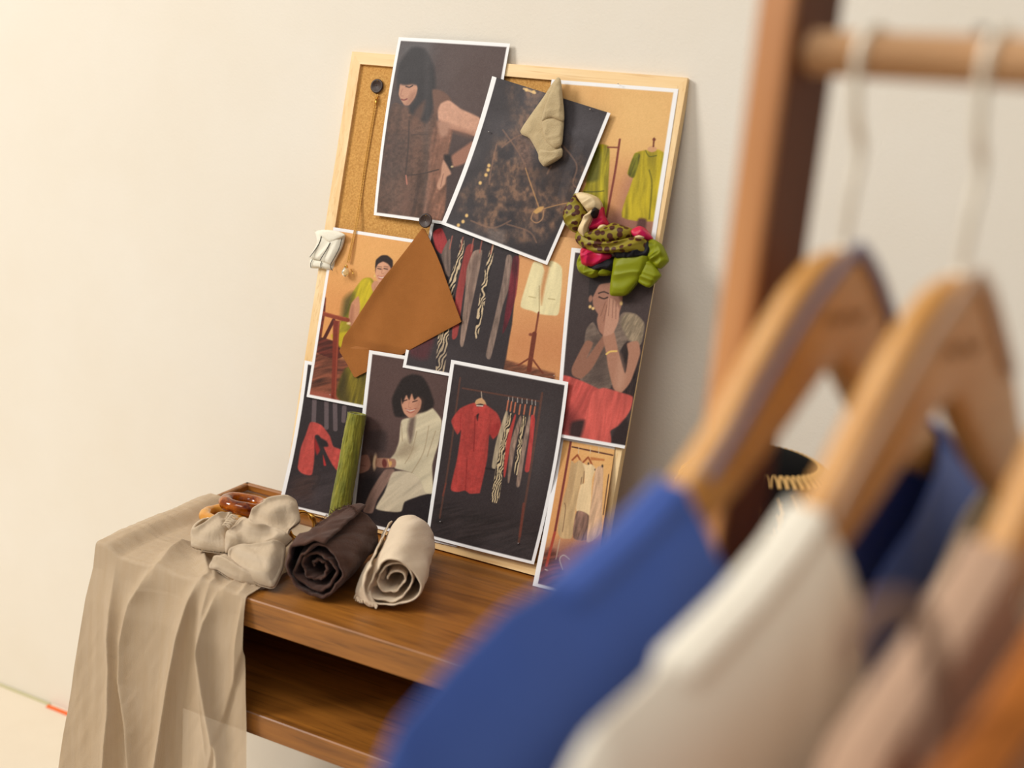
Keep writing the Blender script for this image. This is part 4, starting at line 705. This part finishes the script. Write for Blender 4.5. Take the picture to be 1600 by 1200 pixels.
# ------------------------------------------------------------------ linen cloth over the left end of the table
def drape():
    xl, xr, yf, yb = -0.1125, 0.176, -0.4785, -0.205; zt = TZ+.0025
    def rpath(px):   # crest line of a fold -> arrays (t, x), t = distance below the table edge (negative on the top)
        o_ = []
        for q in px:
            a = hit(q, (0, 0, TZ+.010), np.array([0, 0, 1.0])); 
            if a[1] > yf-.004: o_.append((-(a[1]-yf), a[0]))
            else: a = hit(q, (0, yf-.015, 0), np.array([0, -1.0, 0])); o_.append((zt-a[2], a[0]))
        o_.sort(); return np.array(o_)
    crests = [([(292, 850), (265, 866), (245, 884), (225, 905), (207, 940), (198, 1000), (200, 1060), (215, 1130), (222, 1190)], .017, .009, .022),
              ([(332, 856), (318, 872), (306, 905), (295, 940), (284, 1000), (274, 1080), (262, 1195)], .017, .013, .008),
              ([(348, 878), (335, 893), (318, 912), (316, 960), (320, 1020), (330, 1090), (345, 1180)], .011, .010, .009),
              ([(372, 903), (352, 915), (333, 930), (322, 970), (318, 1030), (322, 1100)], .010, .006, .014),
              ([(388, 906), (377, 922), (371, 950), (368, 1000)], .007, .004, .010),
              ([(172, 900), (176, 960), (182, 1040), (184, 1110), (180, 1195)], .016, .016, .010)]
    R_ = [(rpath(p), A, wl, wr) for p, A, wl, wr in crests]
    edge_ = rpath([(384, 960), (378, 1020), (362, 1080), (346, 1140), (328, 1200)])
    def disp(x, t):
        d = 0*x
        for P, A, wl, wr in R_:
            xc = np.interp(t, P[:, 0], P[:, 1]); lo = np.clip((t-P[0, 0])/.03+.5, 0, 1); hi = np.clip((P[-1, 0]+.10-t)/.10, 0, 1) if P[-1, 0] < .25 else 1
            if t > P[-1, 0] and len(P) > 1: xc = P[-1, 1]+(P[-1, 1]-P[-2, 1])/(P[-1, 0]-P[-2, 0]+1e-6)*(t-P[-1, 0])*.5
            if P[0, 0] > -.01: lo = np.clip(t/.12, 0, 1)
            dx = x-xc; w_ = np.where(dx < 0, wl, wr); d = d+A*lo*hi*np.exp(-(np.abs(dx)/w_)**1.25)*(1 if t < 0 else 1+.6*min(t/.3, 1))
        if t > .03:
            xe = np.interp(t, edge_[:, 0], edge_[:, 1]); xe = xe-(.4*(t-edge_[-1, 0]) if t > edge_[-1, 0] else 0); d = d+.0060/(1+np.exp((x-xe)/.0010))*np.clip((t-.03)/.05, 0, 1)
            g = np.clip(t/.16, 0, 1); d = d+.012*g*(fbm(x*18+3, t*1.6+0*x, 31, 3)-.5)+.0016*(fbm(x*70+t*30, t*14+0*x, 32, 2)-.5)*g
        return d+.001
    nx, ntop, nh = 260, 90, 170; V = []; s = np.linspace(0, 1, nx); x = xl+(xr-xl)*s
    for a in np.linspace(0, 1, ntop)[:-1]:
        y = yb+(yf+.004-yb)*a; t = -(y-yf); f = disp(x, t); dist = (1-a)*abs(yf-yb)
        rim = .0135*(lambda q: q*q*(3-2*q))(np.clip((-.060-x)/.036, 0, 1)); pl = .006*fbm(x*14+2, np.full(nx, y*20), 33, 3)*np.clip(dist/.04, 0, 1)+.0015*fbm(x*20, np.full(nx, y*160), 35, 2)*np.clip((.02-x)/.04, 0, 1)
        V.append(np.stack([x, y-.012*(fbm(x*9, np.full(nx, 1.), 34, 2)-.5)*(1-a), zt+rim+f*(1-.45*np.clip((t+.05)/.05, 0, 1))+pl], 1))
    zedge = V[-1][:, 2]; k0 = len(V); hang = np.r_[np.linspace(0, .05, 26)[:-1], np.linspace(.05, .66, nh-25)]
    for t in hang:
        fl = s*(.075*min(t, .5))-(1-s)*(.155*min(t, .5)); X_ = x+fl; d = disp(X_, t); e = min(t/.035, 1); e = e*e*(3-2*e)
        zz = (zedge-t*.6)*(1-e)+(zt-t)*e; rr_ = math.sqrt(max(0, 1-(1-min(t/.008, 1))**2)); d0 = d*e+.001
        V.append(np.stack([X_, yf+.004*(1-rr_)-d0*rr_-.02*min(t/.5, 1), zz], 1))
    A = np.concatenate(V); F = gridf(len(V), nx); ny = 60; yy = np.linspace(0, 1, ny); W_ = []
    for i, t in enumerate(hang):
        c = A[(k0+i)*nx]; y = c[1]+(yb-c[1])*yy; out = .014*min(t/.1, 1)*np.sin(yy*14+1)*yy*min(1, t*4)
        xx = c[0]-out-.02*yy*min(t, .3); zl = zt+.0165-t*.98-.002; zz = np.where(yy < .15, c[2]+(zl-c[2])*(yy/.15), zl); W_.append(np.stack([xx, y, zz], 1))
    B_ = np.concatenate(W_); F2 = gridf(nh, ny)+len(A)
    return np.vstack([A, B_]), np.vstack([F, F2[:, ::-1]])
V, F = drape(); o = mobj('linen_cloth', V, F[:, ::-1], M['linen_sheer']); tag(o, 'sheer beige linen cloth draped over the left end of the console table', 'cloth')

# bunched scarf of the same linen on top
Pn = np.array([.10, -.50, .86]); Pn /= np.linalg.norm(Pn); Pp = np.array([.20, -.435, .004])
z = lambda pts: crop(pts, .15, 290, 750)
WL = ((70, 34, .006), (20, 40, .005)); it = []
def creases(lst):
    L_ = [(spline(z(p), 24), A, w_) for p, A, w_ in lst]
    def f(Q, R):
        h = np.zeros(len(Q))
        for P, A, w_ in L_:
            d = np.full(len(Q), 1e9)
            for i in range(len(P)-1):
                v = P[i+1]-P[i]; t = np.clip(((Q-P[i])@v)/(v@v+1e-9), 0, 1); d = np.minimum(d, np.sum((Q-P[i]-t[:, None]*v)**2, 1))
            h = h+A*np.exp(-d/w_**2)
        return h*np.clip((1-R)*12, 0, 1)+.0012*(fbm(Q[:, 0]/5, Q[:, 1]/7, 12, 3)-.5)
    return f
def bl(pts, h0, H, wr=WL, sharp=2.2, edge=.003, cr=()): it.append((pillow(z(pts), Pp, Pn, h0, H, None, sharp=sharp, wr=wr, edge=edge, nth=170, nr=48, soft=True, hf=creases(cr)), 0))
bl([(690, 330), (860, 265), (800, 212), (900, 192), (1130, 198), (1165, 250), (1192, 390), (1180, 440), (1080, 520), (1060, 590), (900, 600), (720, 580), (640, 480)], .000, .018, ((130, 40, .006),), cr=[([(700, 350), (780, 310), (860, 272), (980, 235), (1120, 205)], .008, 4), ([(760, 420), (860, 480), (960, 500), (1050, 470)], -.010, 11), ([(900, 420), (1000, 360), (1100, 330)], .005, 8)])
bl([(100, 500), (180, 430), (310, 400), (330, 470), (250, 600), (120, 620)], -.004, .006)
bl([(56, 600), (66, 530), (96, 570), (150, 566), (230, 520), (300, 450), (370, 385), (440, 350), (482, 338), (475, 385), (560, 440), (520, 500), (460, 600), (440, 750), (300, 745), (150, 722), (60, 690)], .002, .020, ((55, 28, .005),), 2.6, cr=[([(75, 570), (150, 582), (240, 520), (330, 440), (430, 362)], .007, 4), ([(440, 380), (420, 440), (440, 500)], -.006, 4), ([(470, 400), (450, 450), (420, 470)], .004, 2.5), ([(120, 660), (250, 690), (380, 680)], -.004, 7), ([(380, 560), (300, 640), (220, 680)], .003, 9)])
bl([(70, 640), (50, 580), (70, 500), (140, 430), (230, 400), (310, 402), (190, 440), (120, 500), (104, 570)], .004, .010, None)
bl([(410, 770), (300, 820), (246, 885), (250, 930), (330, 940), (440, 1010), (560, 1060), (700, 1088), (820, 1096), (700, 1000), (560, 900), (480, 820)], .004, .014, ((150, 16, .003),), cr=[([(300, 836), (400, 880), (500, 940), (620, 1010), (760, 1060)], .006, 4), ([(300, 900), (420, 960), (560, 1030)], -.004, 5)])
bl([(500, 480), (560, 400), (620, 388), (690, 450), (730, 545), (790, 572), (900, 543), (1010, 560), (1112, 612), (1030, 690), (900, 730), (650, 740), (500, 740), (418, 760), (408, 640), (440, 560)], .008, .024, ((30, 36, .005), (95, 40, .004)), 2.4, cr=[([(560, 430), (570, 540), (650, 640), (780, 660), (900, 640)], -.009, 10), ([(1110, 614), (1000, 572), (900, 548), (790, 578), (720, 545), (692, 460)], .006, 3.5), ([(440, 600), (470, 660), (560, 700)], .005, 6), ([(1080, 640), (980, 660), (880, 700)], .004, 5)])
bl([(440, 760), (480, 712), (700, 720), (900, 706), (1035, 676), (1024, 850), (1000, 950), (914, 1112), (760, 1082), (640, 1010), (520, 930), (455, 860)], .010, .018, ((165, 44, .006), (80, 40, .003)), 3, cr=[([(430, 760), (500, 714), (700, 724), (900, 712), (1030, 684)], .008, 4), ([(480, 780), (560, 860), (700, 930), (800, 950)], -.007, 11), ([(940, 720), (900, 850), (790, 980)], .004, 14), ([(700, 760), (800, 800), (900, 790)], -.003, 9), ([(1000, 760), (985, 900), (930, 1050)], -.004, 7)])
bl([(640, 1090), (700, 1075), (800, 1080), (820, 1110), (740, 1130), (660, 1125)], -.002, .006, None)
o = multi('linen_scarf', it, [M['linen']]); tag(o, 'bunched beige linen scarf heaped on the table beside the resin bangles', 'scarf')
b = MB(); 
for i in range(46):
    t = i/45.; q = z([(380+90*t, 470-115*t)])[0]; a = hit(q, Pp+Pn*.03, Pn); dr = np.array([.012+.004*random.random(), -.004*random.random(), .006*random.random()-.002])
    b.tube([a, a+dr*.6+np.array([0, 0, .002]), a+dr*1.2], .00045, 4)
b.build('fringe', M['linen'], o)

# ------------------------------------------------------------------ rolled scarves
def roll(front, back, R, r0, turns, mt, seed, squash=None, wrinkle=.006, thick=.0022, recess=.012):
    f_, k_ = np.asarray(front), np.asarray(back); ax = k_-f_; Ln = np.linalg.norm(ax); ax /= Ln; up = np.array([0, 0, 1.0]); sd = np.cross(up, ax); sd /= np.linalg.norm(sd); up = np.cross(ax, sd)
    nt, na = int(turns*80), 90; th = np.linspace(0, turns*2*np.pi, nt); a = np.linspace(0, 1, na); TH, A = np.meshgrid(th, a, indexing='ij'); fr = TH/th[-1]
    base = r0+(R-r0)*fr
    c, s = np.cos(TH), np.sin(TH)
    sh = 1+(0 if squash is None else squash(TH))*fr
    outer = np.clip((fr-(1-1.1/turns))*turns*1.2, 0, 1)
    wr = fbm(c*1.6+A*3.2+seed, s*1.6+A*2.0+7, seed, 3)-.5; ridge = fbm(c*.9+A*3+fr*2, s*1.1+fr*2+A*2.0, seed+9, 2)*1.2
    endw = np.exp(-A*Ln/.018)
    inner = (fbm(c*1.0+fr*3.5+A*1.5, s*1.0+fr*2.5, seed+3, 2)-.5)*(R*.62)*(1-outer)*(.5+.5*endw)
    rad = base*sh+wrinkle*(wr*2.0)*(.45+.55*outer)+wrinkle*.6*(ridge-.6)*outer*np.clip(A*8, 0.2, 1)+inner*fr**.5
    rad = np.minimum(rad, R*1.10*sh)
    # rounded shoulder at the ends: outer layers curl in
    rad *= 1-.10*np.exp(-A*Ln/.006)*outer-.10*np.exp(-(1-A)*Ln/.02)*fr
    L_ = A*Ln+endw*(recess*(1-fr)*1.3+.006*(fbm(c*2+fr*6, s*2, seed+5, 2)-.5))
    X = f_+ax*L_[..., None]+sd*(rad*np.cos(TH))[..., None]+up*(rad*np.sin(TH))[..., None]
    V = X.reshape(-1, 3); V[:, 2] = np.where(V[:, 2] < TZ+.0025, TZ+.0025, V[:, 2])
    return V, gridf(nt, na), (sd, up, ax)
zc = .044; ZU = np.array([0, 0, 1.0]); DF = hit((491, 892), (0, 0, .047), ZU); DB = hit((556, 829), (0, 0, .047), ZU); CF = hit((614, 911), (0, 0, .043), ZU); CB = hit((641, 837), (0, 0, .043), ZU)
V, F, fr_ = roll(DF, DB, .0500, .006, 3.3, None, 5, wrinkle=.011, squash=lambda t: .06*np.cos(2*t+.5), recess=.012)
o = mobj('rolled_scarf', V, F, M['dark_wool']); solidify(o, .0035); tag(o, 'dark brown rolled scarf with fuzzy frayed edge, between beige bundle and cream roll', 'scarf')
b = MB(); sd_, up_, ax_ = fr_
for i in range(150):
    t = random.random(); a = 1.9-1.6*t+.1*random.random(); c = DF*.38+DB*.62
    c = c+ax_*(.02*math.sin(t*5)+.02); p = c+(sd_*math.cos(a)+up_*math.sin(a))*.0485; e = np.array([random.gauss(0, .002), random.gauss(0, .002), abs(random.gauss(.0012, .0012))])
    b.tube([p, p+e*.6, p+e*1.2+np.array([random.gauss(0, .001), 0, 0])], .0004, 3)
b.build('frayed_edge', M['dark_wool'], o)
V, F, fr_ = roll(CF, CB, .0465, .009, 3.1, None, 11, wrinkle=.005, squash=lambda t: .11*np.cos(3*(t-1.4))+.03*np.cos(2*t), recess=.010)
o = mobj('rolled_scarf', V, F, M['cream_cloth']); solidify(o, .0022); tag(o, 'cream rolled scarf with a fringed corner, rightmost on the table top', 'scarf')
# fringed corner flap to its left front
z = lambda pts: crop(pts, .16875, 430, 780)
flp = np.array([.345, -.412, TZ+.002]); fn = np.array([.12, -.72, .62])
o2 = multi('corner_flap', [(pillow(z([(860, 580), (960, 540), (1040, 560), (1020, 700), (960, 780), (890, 830), (885, 900), (950, 980), (860, 990), (745, 880), (760, 790), (800, 690)]), flp, fn, -.004, .010, None, sharp=2.6, wr=((20, 14, .007),), edge=.002), 0)], [M['cream_cloth']], o)
b = MB()
for i in range(44):
    t = i/43.; q = z([(745+200*t, 880+105*t+20*math.sin(t*6))])[0]; a = hit(q, flp, fn/np.linalg.norm(fn)); q2 = z([(735+215*t+random.gauss(0, 8), 925+80*t+random.gauss(0, 8)+14*math.sin(t*9))])[0]
    e = hit(q2, flp, fn/np.linalg.norm(fn)); e[2] = max(e[2], TZ+.0012); a[2] = max(a[2], TZ+.002); b.tube([a, (a+e)/2+np.array([random.gauss(0, .0008), 0, .0008]), e], .0005, 4)
b.build('fringe', M['cream_cloth'], o)

# ------------------------------------------------------------------ bangles
def bangle(name, c, R, r, n, m, lab, cat, fl=1.0, lump=0.0, seed=1, group=None, arc=None):
    c = np.asarray(c, float); n = np.asarray(n, float); n /= np.linalg.norm(n); a = np.cross(n, [0.2, 1, 0.1]); a /= np.linalg.norm(a); bb = np.cross(n, a); N1, N2 = 96, 28; V = []
    for i in range(N1):
        t = 2*np.pi*i/N1; rd = a*math.cos(t)+bb*math.sin(t); k = 1+lump*(float(fbm(np.array(math.cos(t)*1.5+seed), np.array(math.sin(t)*1.5+4), seed, 2))-.5)*2
        for j in range(N2):
            s = 2*np.pi*j/N2; V.append(c+rd*(R+r*k*math.cos(s))+n*r*fl*k*math.sin(s))
    o = mobj(name, V, gridf(N1, N2, True, True), m); tag(o, lab, cat, group); return o
hc = hit((352, 806), (0, 0, .020), np.array([0, 0, 1.0])); bangle('resin_bangle', hc, .0320, .0105, (.0, .05, 1), M['honey'], 'milky honey-yellow resin bangle lying in the linen, half under the dark amber one', 'bangle', 1.0, .25, 3)
ac = hit((382, 788), (0, 0, .036), np.array([0, 0, 1.0])); bangle('resin_bangle', ac, .0320, .0108, (.04, .20, 1), M['amber'], 'glossy dark amber resin bangle resting on top of the honey-yellow one', 'bangle', 1.0, .2, 6)
gc = hit((470, 822), (0, 0, .052), ZU); bangle('gold_cuff', gc, .0225, .0055, (.75, -.55, .30), M['gold'], 'polished gold cuff peeping out left of the dark brown rolled scarf', 'bangle', 1.3, .7, 9)

# ------------------------------------------------------------------ clothes rack in the foreground
RA = math.radians(20); RU = np.array([math.cos(RA), -math.sin(RA), 0]); RV = np.array([math.sin(RA), math.cos(RA), 0]); RZ = np.array([0, 0, 1.0])
E0 = CAM+ray((1247, 0))*.65; E0[2] = 0; RC = E0+RV*.024; RAILZ = .785
rk = empty('clothes_rack', (RC[0], RC[1], FZ), 'reddish-brown wooden clothes rack in the blurred foreground', 'clothes rack')
PH = 1.05
for u in (-.0115, .80):
    c = RC+RU*u; MB().box((c[0], c[1], (FZ+PH)/2), (.0235, .048, PH-FZ), RU, RV, RZ, bev=.001).build('post', M['rack_shaded'], rk)  # post body darkened by colour, standing in for its shaded side face
    c2 = c-RV*.0265; s_ = MB().box((c2[0], c2[1], (FZ+.04+PH)/2), (.0235, .005, PH-FZ-.04), RU, RV, RZ, bev=.0012).build('lit_front_strip', M['rack'], rk); s_['label'] = 'front face of the post, an added strip with its lit orange-brown tone in the colour'  # strip added so the front face reads as lit beside the darkened body
    MB().box((c[0], c[1], FZ+.02), (.03, .5, .04), RU, RV, RZ, bev=.004).build('foot', M['rack'], rk)
MB().tube([RC+RZ*RAILZ, RC+RU*.4+RZ*(RAILZ), RC+RU*.79+RZ*(RAILZ)], .0128, 24).build('rail', M['rail'], rk, True)
for u in (.0365, .098, .186, .235): b = MB(); disc(b, RC+RU*u+RZ*(RAILZ+.0105), RZ, [(.0032, 0), (.0034, .004), (.0022, .006), (.0003, .0064)], 16); b.build('dowel_peg', M['dark_peg'], rk, True)

def prof(pts, x): p = np.array(pts); return np.interp(np.abs(x), p[:, 0], p[:, 1])
TOPP = [(0, 0), (.012, -.0008), (.03, -.006), (.05, -.021), (.068, -.041), (.086, -.066), (.105, -.094), (.13, -.120), (.16, -.141), (.20, -.163)]
BOTP = [(0, -.070), (.010, -.076), (.035, -.099), (.06, -.120), (.085, -.138), (.115, -.154), (.155, -.168), (.20, -.179)]
HA = math.radians(21); HU = np.array([math.cos(HA), -math.sin(HA), 0]); HV = np.array([math.sin(HA), math.cos(HA), 0])
def hpt(o, s, w, z): return o+HV*s+HU*w+RZ*z
def hanger(o, label, grp='wooden hangers on the rack rail'):
    root = empty('wooden_hanger', tuple(o+RZ*.11), label, 'hanger', grp)
    ss = np.linspace(-.20, .20, 84); V = []
    for s in ss:
        tz, bz = prof(TOPP, s), prof(BOTP, s); hw = .0085+.001*(abs(s)/.2); e = 1-.6*np.clip((abs(s)-.193)/.007, 0, 1); hw *= e; m_ = (tz+bz)/2; hz = (tz-bz)/2*e
        for k in range(20):
            t = 2*np.pi*k/20; cx, sx = math.cos(t), math.sin(t); p = .45
            V.append(hpt(o, s, hw*np.sign(cx)*abs(cx)**p, m_+hz*np.sign(sx)*abs(sx)**(p if sx < 0 else .7)))
    F = gridf(len(ss), 20, False, True).tolist(); F.append(list(range(20))[::-1]); F.append([(len(ss)-1)*20+i for i in range(20)])
    mobj('hanger_body', V, F, M['hanger'], root)
    rz = RAILZ-o[2]; rr = .0150
    hp = [(0, -.006), (0, .03), (.002, .048), (.001, .060), (-.008, .074), (-.0140, rz-.012)]+[(rr*math.cos(t), rz+rr*math.sin(t)) for t in np.radians(np.arange(185, 9, -25))]+[(.0155, rz-.006)]
    P = spline([hpt(o, s, 0, z_) for s, z_ in hp], 60); v, f = tube(P, .0030, 12); mobj('hook', v, f, M['hook'], root)
    b = MB(); disc(b, hpt(o, 0, 0, -.0015), RZ, [(.004, 0), (.0042, .002), (.003, .0035), (.0021, .0038)], 16); b.build('collar', M['hook'], root, True)
    b = MB(); rngl = random.Random(3)
    for k in range(9):
        s0 = -.022+.0052*k; z0 = -.040+.0022*math.sin(k*1.7); b.tube([hpt(o, s0, .0088, z0-.003), hpt(o, s0+.0015, .0088, z0+.003), hpt(o, s0+.003, .0088, z0-.002)], .0005, 4)
    st = b.build('stamped_mark', M['stamp'], root); st['label'] = 'faint dark stamped mark'
    return root
def garment(o, name, label, mt, sh, sh2, neck, T0, loops=None, seed=1, zb=-.78, folds=.005, clampw=None):
    """sh: near shoulder profile [(s,z)...], sh2: far shoulder; neck: [(s,z)] from near neck point through the lowest point to the far neck point"""
    full = np.array([(-a, z_) for a, z_ in sh[::-1]]+[(a, z_) for a, z_ in sh2]); nk = np.array(neck); full[:, 1] += .005*np.clip((np.abs(full[:, 0])-.05)/.04, 0, 1)
    n_s, n_z = 170, 110; smin, smax = full[0, 0], full[-1, 0]; V = []; F = []
    s0 = np.linspace(0, 1, n_s); s0 = .5-.5*np.cos(np.pi*s0)*(.35)-(s0-.5)*-.65*1.0 if False else s0
    S = smin+(smax-smin)*s0
    shz = np.interp(S, full[:, 0], full[:, 1]); top = shz.copy(); inn = (S > nk[0, 0]) & (S < nk[-1, 0]); top[inn] = np.minimum(shz[inn], np.interp(S[inn], nk[:, 0], nk[:, 1]))
    for sg in (1, -1):
        G = np.zeros((n_s, n_z, 3))
        for j in range(n_z):
            a = (j/(n_z-1))**1.5; z_ = top+(zb-top)*a; d = np.maximum(shz-z_, 0)
            cen = (smin+smax)/2; hwid = (smax-smin)/2; e = np.clip(1-(np.abs(S-cen)/hwid)**8, 0, 1)**.5
            w_ = T0*(1-np.exp(-d/.030))*e+folds*(fbm(S*16+seed, z_*3+sg, seed, 3)-.5)*2*np.clip(d/.1, 0, 1)*e
            w_ = np.maximum(w_, .0006); w_ = np.maximum(w_, .0115*np.clip((.225-np.abs(S))/.012, 0, 1)*np.sqrt(np.clip(d/.006, 0, 1)))
            if clampw is not None and sg < 0: k_ = np.clip((np.abs(S)-.035)/.02, 0, 1); w_ = np.minimum(w_, clampw*(1-k_)+.2*k_)
            inw = .02*np.clip((-z_-.3)/.5, 0, 1)*np.sign(S-cen)*(np.abs(S-cen)/hwid)
            G[:, j] = o+HV*(S-inw)[:, None]+HU*(sg*w_)[:, None]+RZ*z_[:, None]
        F += (gridf(n_s, n_z)+len(V)*n_s*n_z)[:, ::(1 if sg > 0 else -1)].tolist(); V.append(G.reshape(-1, 3))
    ob = mobj(name, np.concatenate(V), F, mt); solidify(ob, .0012); tag(ob, label, 'garment', None)
    if loops:
        for pts in loops[1]:
            P = spline(pts, 24); Vv = []
            for k, (s, z_) in enumerate(P):
                tn = P[min(23, k+1)]-P[max(0, k-1)]; tn = tn/np.linalg.norm(tn); nn = np.array([-tn[1], tn[0]])*.0042
                for q in (-1, 1): 
                    for ww in (.0102, .0110): Vv.append(hpt(o, s+nn[0]*q, ww, z_+nn[1]*q))
            Fv = []
            for k in range(23):
                a = k*4; Fv += [(a, a+4, a+6, a+2), (a+1, a+3, a+7, a+5), (a, a+1, a+5, a+4), (a+2, a+6, a+7, a+3)]
            Fv += [(0, 2, 3, 1), (92, 93, 95, 94)]
            mobj('hanging_loop', Vv, Fv, loops[0], ob)
    return ob
def apex(q): P = RC; return hit(q, P, RV)
o1 = apex((1310, 385))+RU*.003; o2_ = apex((1500, 428)); du = float((o2_-o1)@RU); o3 = o2_+RU*du*1.22+RZ*-.004; o4 = o3+RU*du*.60
hanger(o1, 'leftmost wooden hanger on the rail, in the blue garment'); hanger(o2_, 'second wooden hanger from the rack post, in the ivory garment'); hanger(o3, 'third wooden hanger from the rack post, cut by the right edge'); hanger(o4, 'hanger at the right edge of the frame, holding the rust-orange garment')
SHN = [(.06, -.030), (.09, -.070), (.115, -.103), (.14, -.124), (.17, -.142), (.21, -.160), (.25, -.168), (.285, -.188), (.312, -.208), (.326, -.240), (.333, -.30)]
g1 = garment(o1, 'blue_garment', 'royal blue garment on the leftmost hanger, out of focus at the bottom centre', M['blue'], SHN, SHN,
        [(-.140, -.112), (-.118, -.160), (-.078, -.200), (-.05, -.245), (-.02, -.30), (.005, -.31), (.03, -.26), (.06, -.21), (.10, -.175), (.14, -.145), (.155, -.12)], .028,
        (M['blue_ribbon'], [[(0, .002), (-.04, -.030), (-.075, -.070), (-.10, -.100), (-.118, -.118)], [(0, .002), (.022, -.012), (.045, -.035), (.07, -.062)]]), 4, clampw=float((o1-RC)@RU)-.003)
SHW = [(.06, -.030), (.09, -.072), (.115, -.105), (.14, -.128), (.17, -.147), (.205, -.163), (.235, -.176), (.262, -.186), (.285, -.215), (.30, -.26), (.305, -.32)]
garment(o2_, 'ivory_garment', 'ivory garment hanging between the blue and the taupe ones', M['ivory'], SHW, SHW,
        [(-.125, -.10), (-.105, -.15), (-.085, -.19), (-.072, -.26), (-.05, -.36), (0, -.45), (.05, -.34), (.09, -.23), (.13, -.16), (.155, -.12)], .028,
        (M['pale_ribbon'], [[(0, .002), (-.04, -.030), (-.075, -.070), (-.10, -.100), (-.112, -.116)], [(0, .002), (.022, -.012), (.045, -.035), (.07, -.062)]]), 8)
SHT = [(.06, -.028), (.09, -.070), (.12, -.107), (.15, -.131), (.18, -.150), (.205, -.168), (.225, -.20), (.235, -.26), (.24, -.34)]
g3 = garment(o3, 'taupe_garment', 'taupe sleeveless garment with a ribbed armhole, right of the ivory one', M['taupe'], SHT, SHT,
        [(-.115, -.09), (-.10, -.13), (-.07, -.19), (0, -.24), (.07, -.19), (.10, -.13), (.115, -.09)], .019, None, 12, folds=.002)
P = spline([hit(q, o3+HU*.0235, HU) for q in ((1330, 1040), (1342, 985), (1366, 958), (1402, 946), (1438, 960), (1456, 1010), (1460, 1080), (1446, 1190))], 60); v, f = tube(P, .0042, 10); a_ = mobj('armhole_band', v, f, M['taupe_band'], g3); a_['label'] = 'darker ribbed armhole band'
SHR = [(a_, z_+.001) for a_, z_ in SHN]
garment(o4, 'rust_garment', 'rust-orange garment at the right edge of the frame', M['rust'], SHR, SHR,
        [(-.115, -.09), (-.10, -.13), (-.07, -.19), (0, -.24), (.07, -.19), (.10, -.13), (.115, -.09)], .014, None, 15, folds=.002)

# ------------------------------------------------------------------ black bag behind the rack, standing on the table
bc = hit((1196, 706), (0, -.285, 0), np.array([0, -1.0, 0])); bx, by, bz = bc; Hh = bz-TZ
bag = empty('rounded_bag', (bx, by, TZ), 'black rounded bag with gold scalloped trim and raffia, seen between the hangers', 'bag')
pr = [(.001, 0), (.085, .001), (.098, .02), (.108, Hh*.35), (.112, Hh*.62), (.106, Hh*.80), (.090, Hh*.915), (.062, Hh*.975), (.03, Hh*.995), (.001, Hh)]
prs = spline(pr[1:], 50); b = MB(); disc(b, np.array([bx, by, TZ]), RZ, [tuple(p) for p in prs], 64); b.build('body', M['hat'], bag, True)
def rad(zz): return float(np.interp(zz, prs[:, 1], prs[:, 0]))
def ringpt(t, zz, out=0): r = rad(zz)+out; return np.array([bx+r*math.cos(t), by+r*math.sin(t), TZ+zz])
b = MB()
for k in range(52):
    t0 = 2*np.pi*k/52; zz = Hh*.935; b.tube([ringpt(t0+.052*(1-math.cos(x))+.004, zz+.011*math.sin(x), .0015) for x in np.linspace(0, np.pi, 8)], .0016, 6)
s_ = b.build('scalloped_trim', M['raffia'], bag, True)
b = MB(); rg = random.Random(4)
for k in range(28):
    t0 = 2*np.pi*k/28
    for lf in range(5):
        zz = Hh*(.745+.03*lf); dx = rg.uniform(-.04, .04)
        b.tube([ringpt(t0, zz-.012, .002), ringpt(t0+dx*.6+.02, zz, .008), ringpt(t0+dx+.03*(1 if lf % 2 else -1), zz+.014+.006*rg.random(), .004)], [.0022, .0026, .0008], 6)
s_ = b.build('raffia_braid', M['raffia'], bag, True); 
b = MB()
for k in range(300):
    t0 = 2*np.pi*k/300; b.tube([ringpt(t0, Hh*.78, .002), ringpt(t0+rg.gauss(0, .01), Hh*.70, .007), ringpt(t0+rg.gauss(0, .02), Hh*(.60+.04*rg.random()), .008)], .0009, 4)
b.build('raffia_fringe', M['raffia'], bag, True)
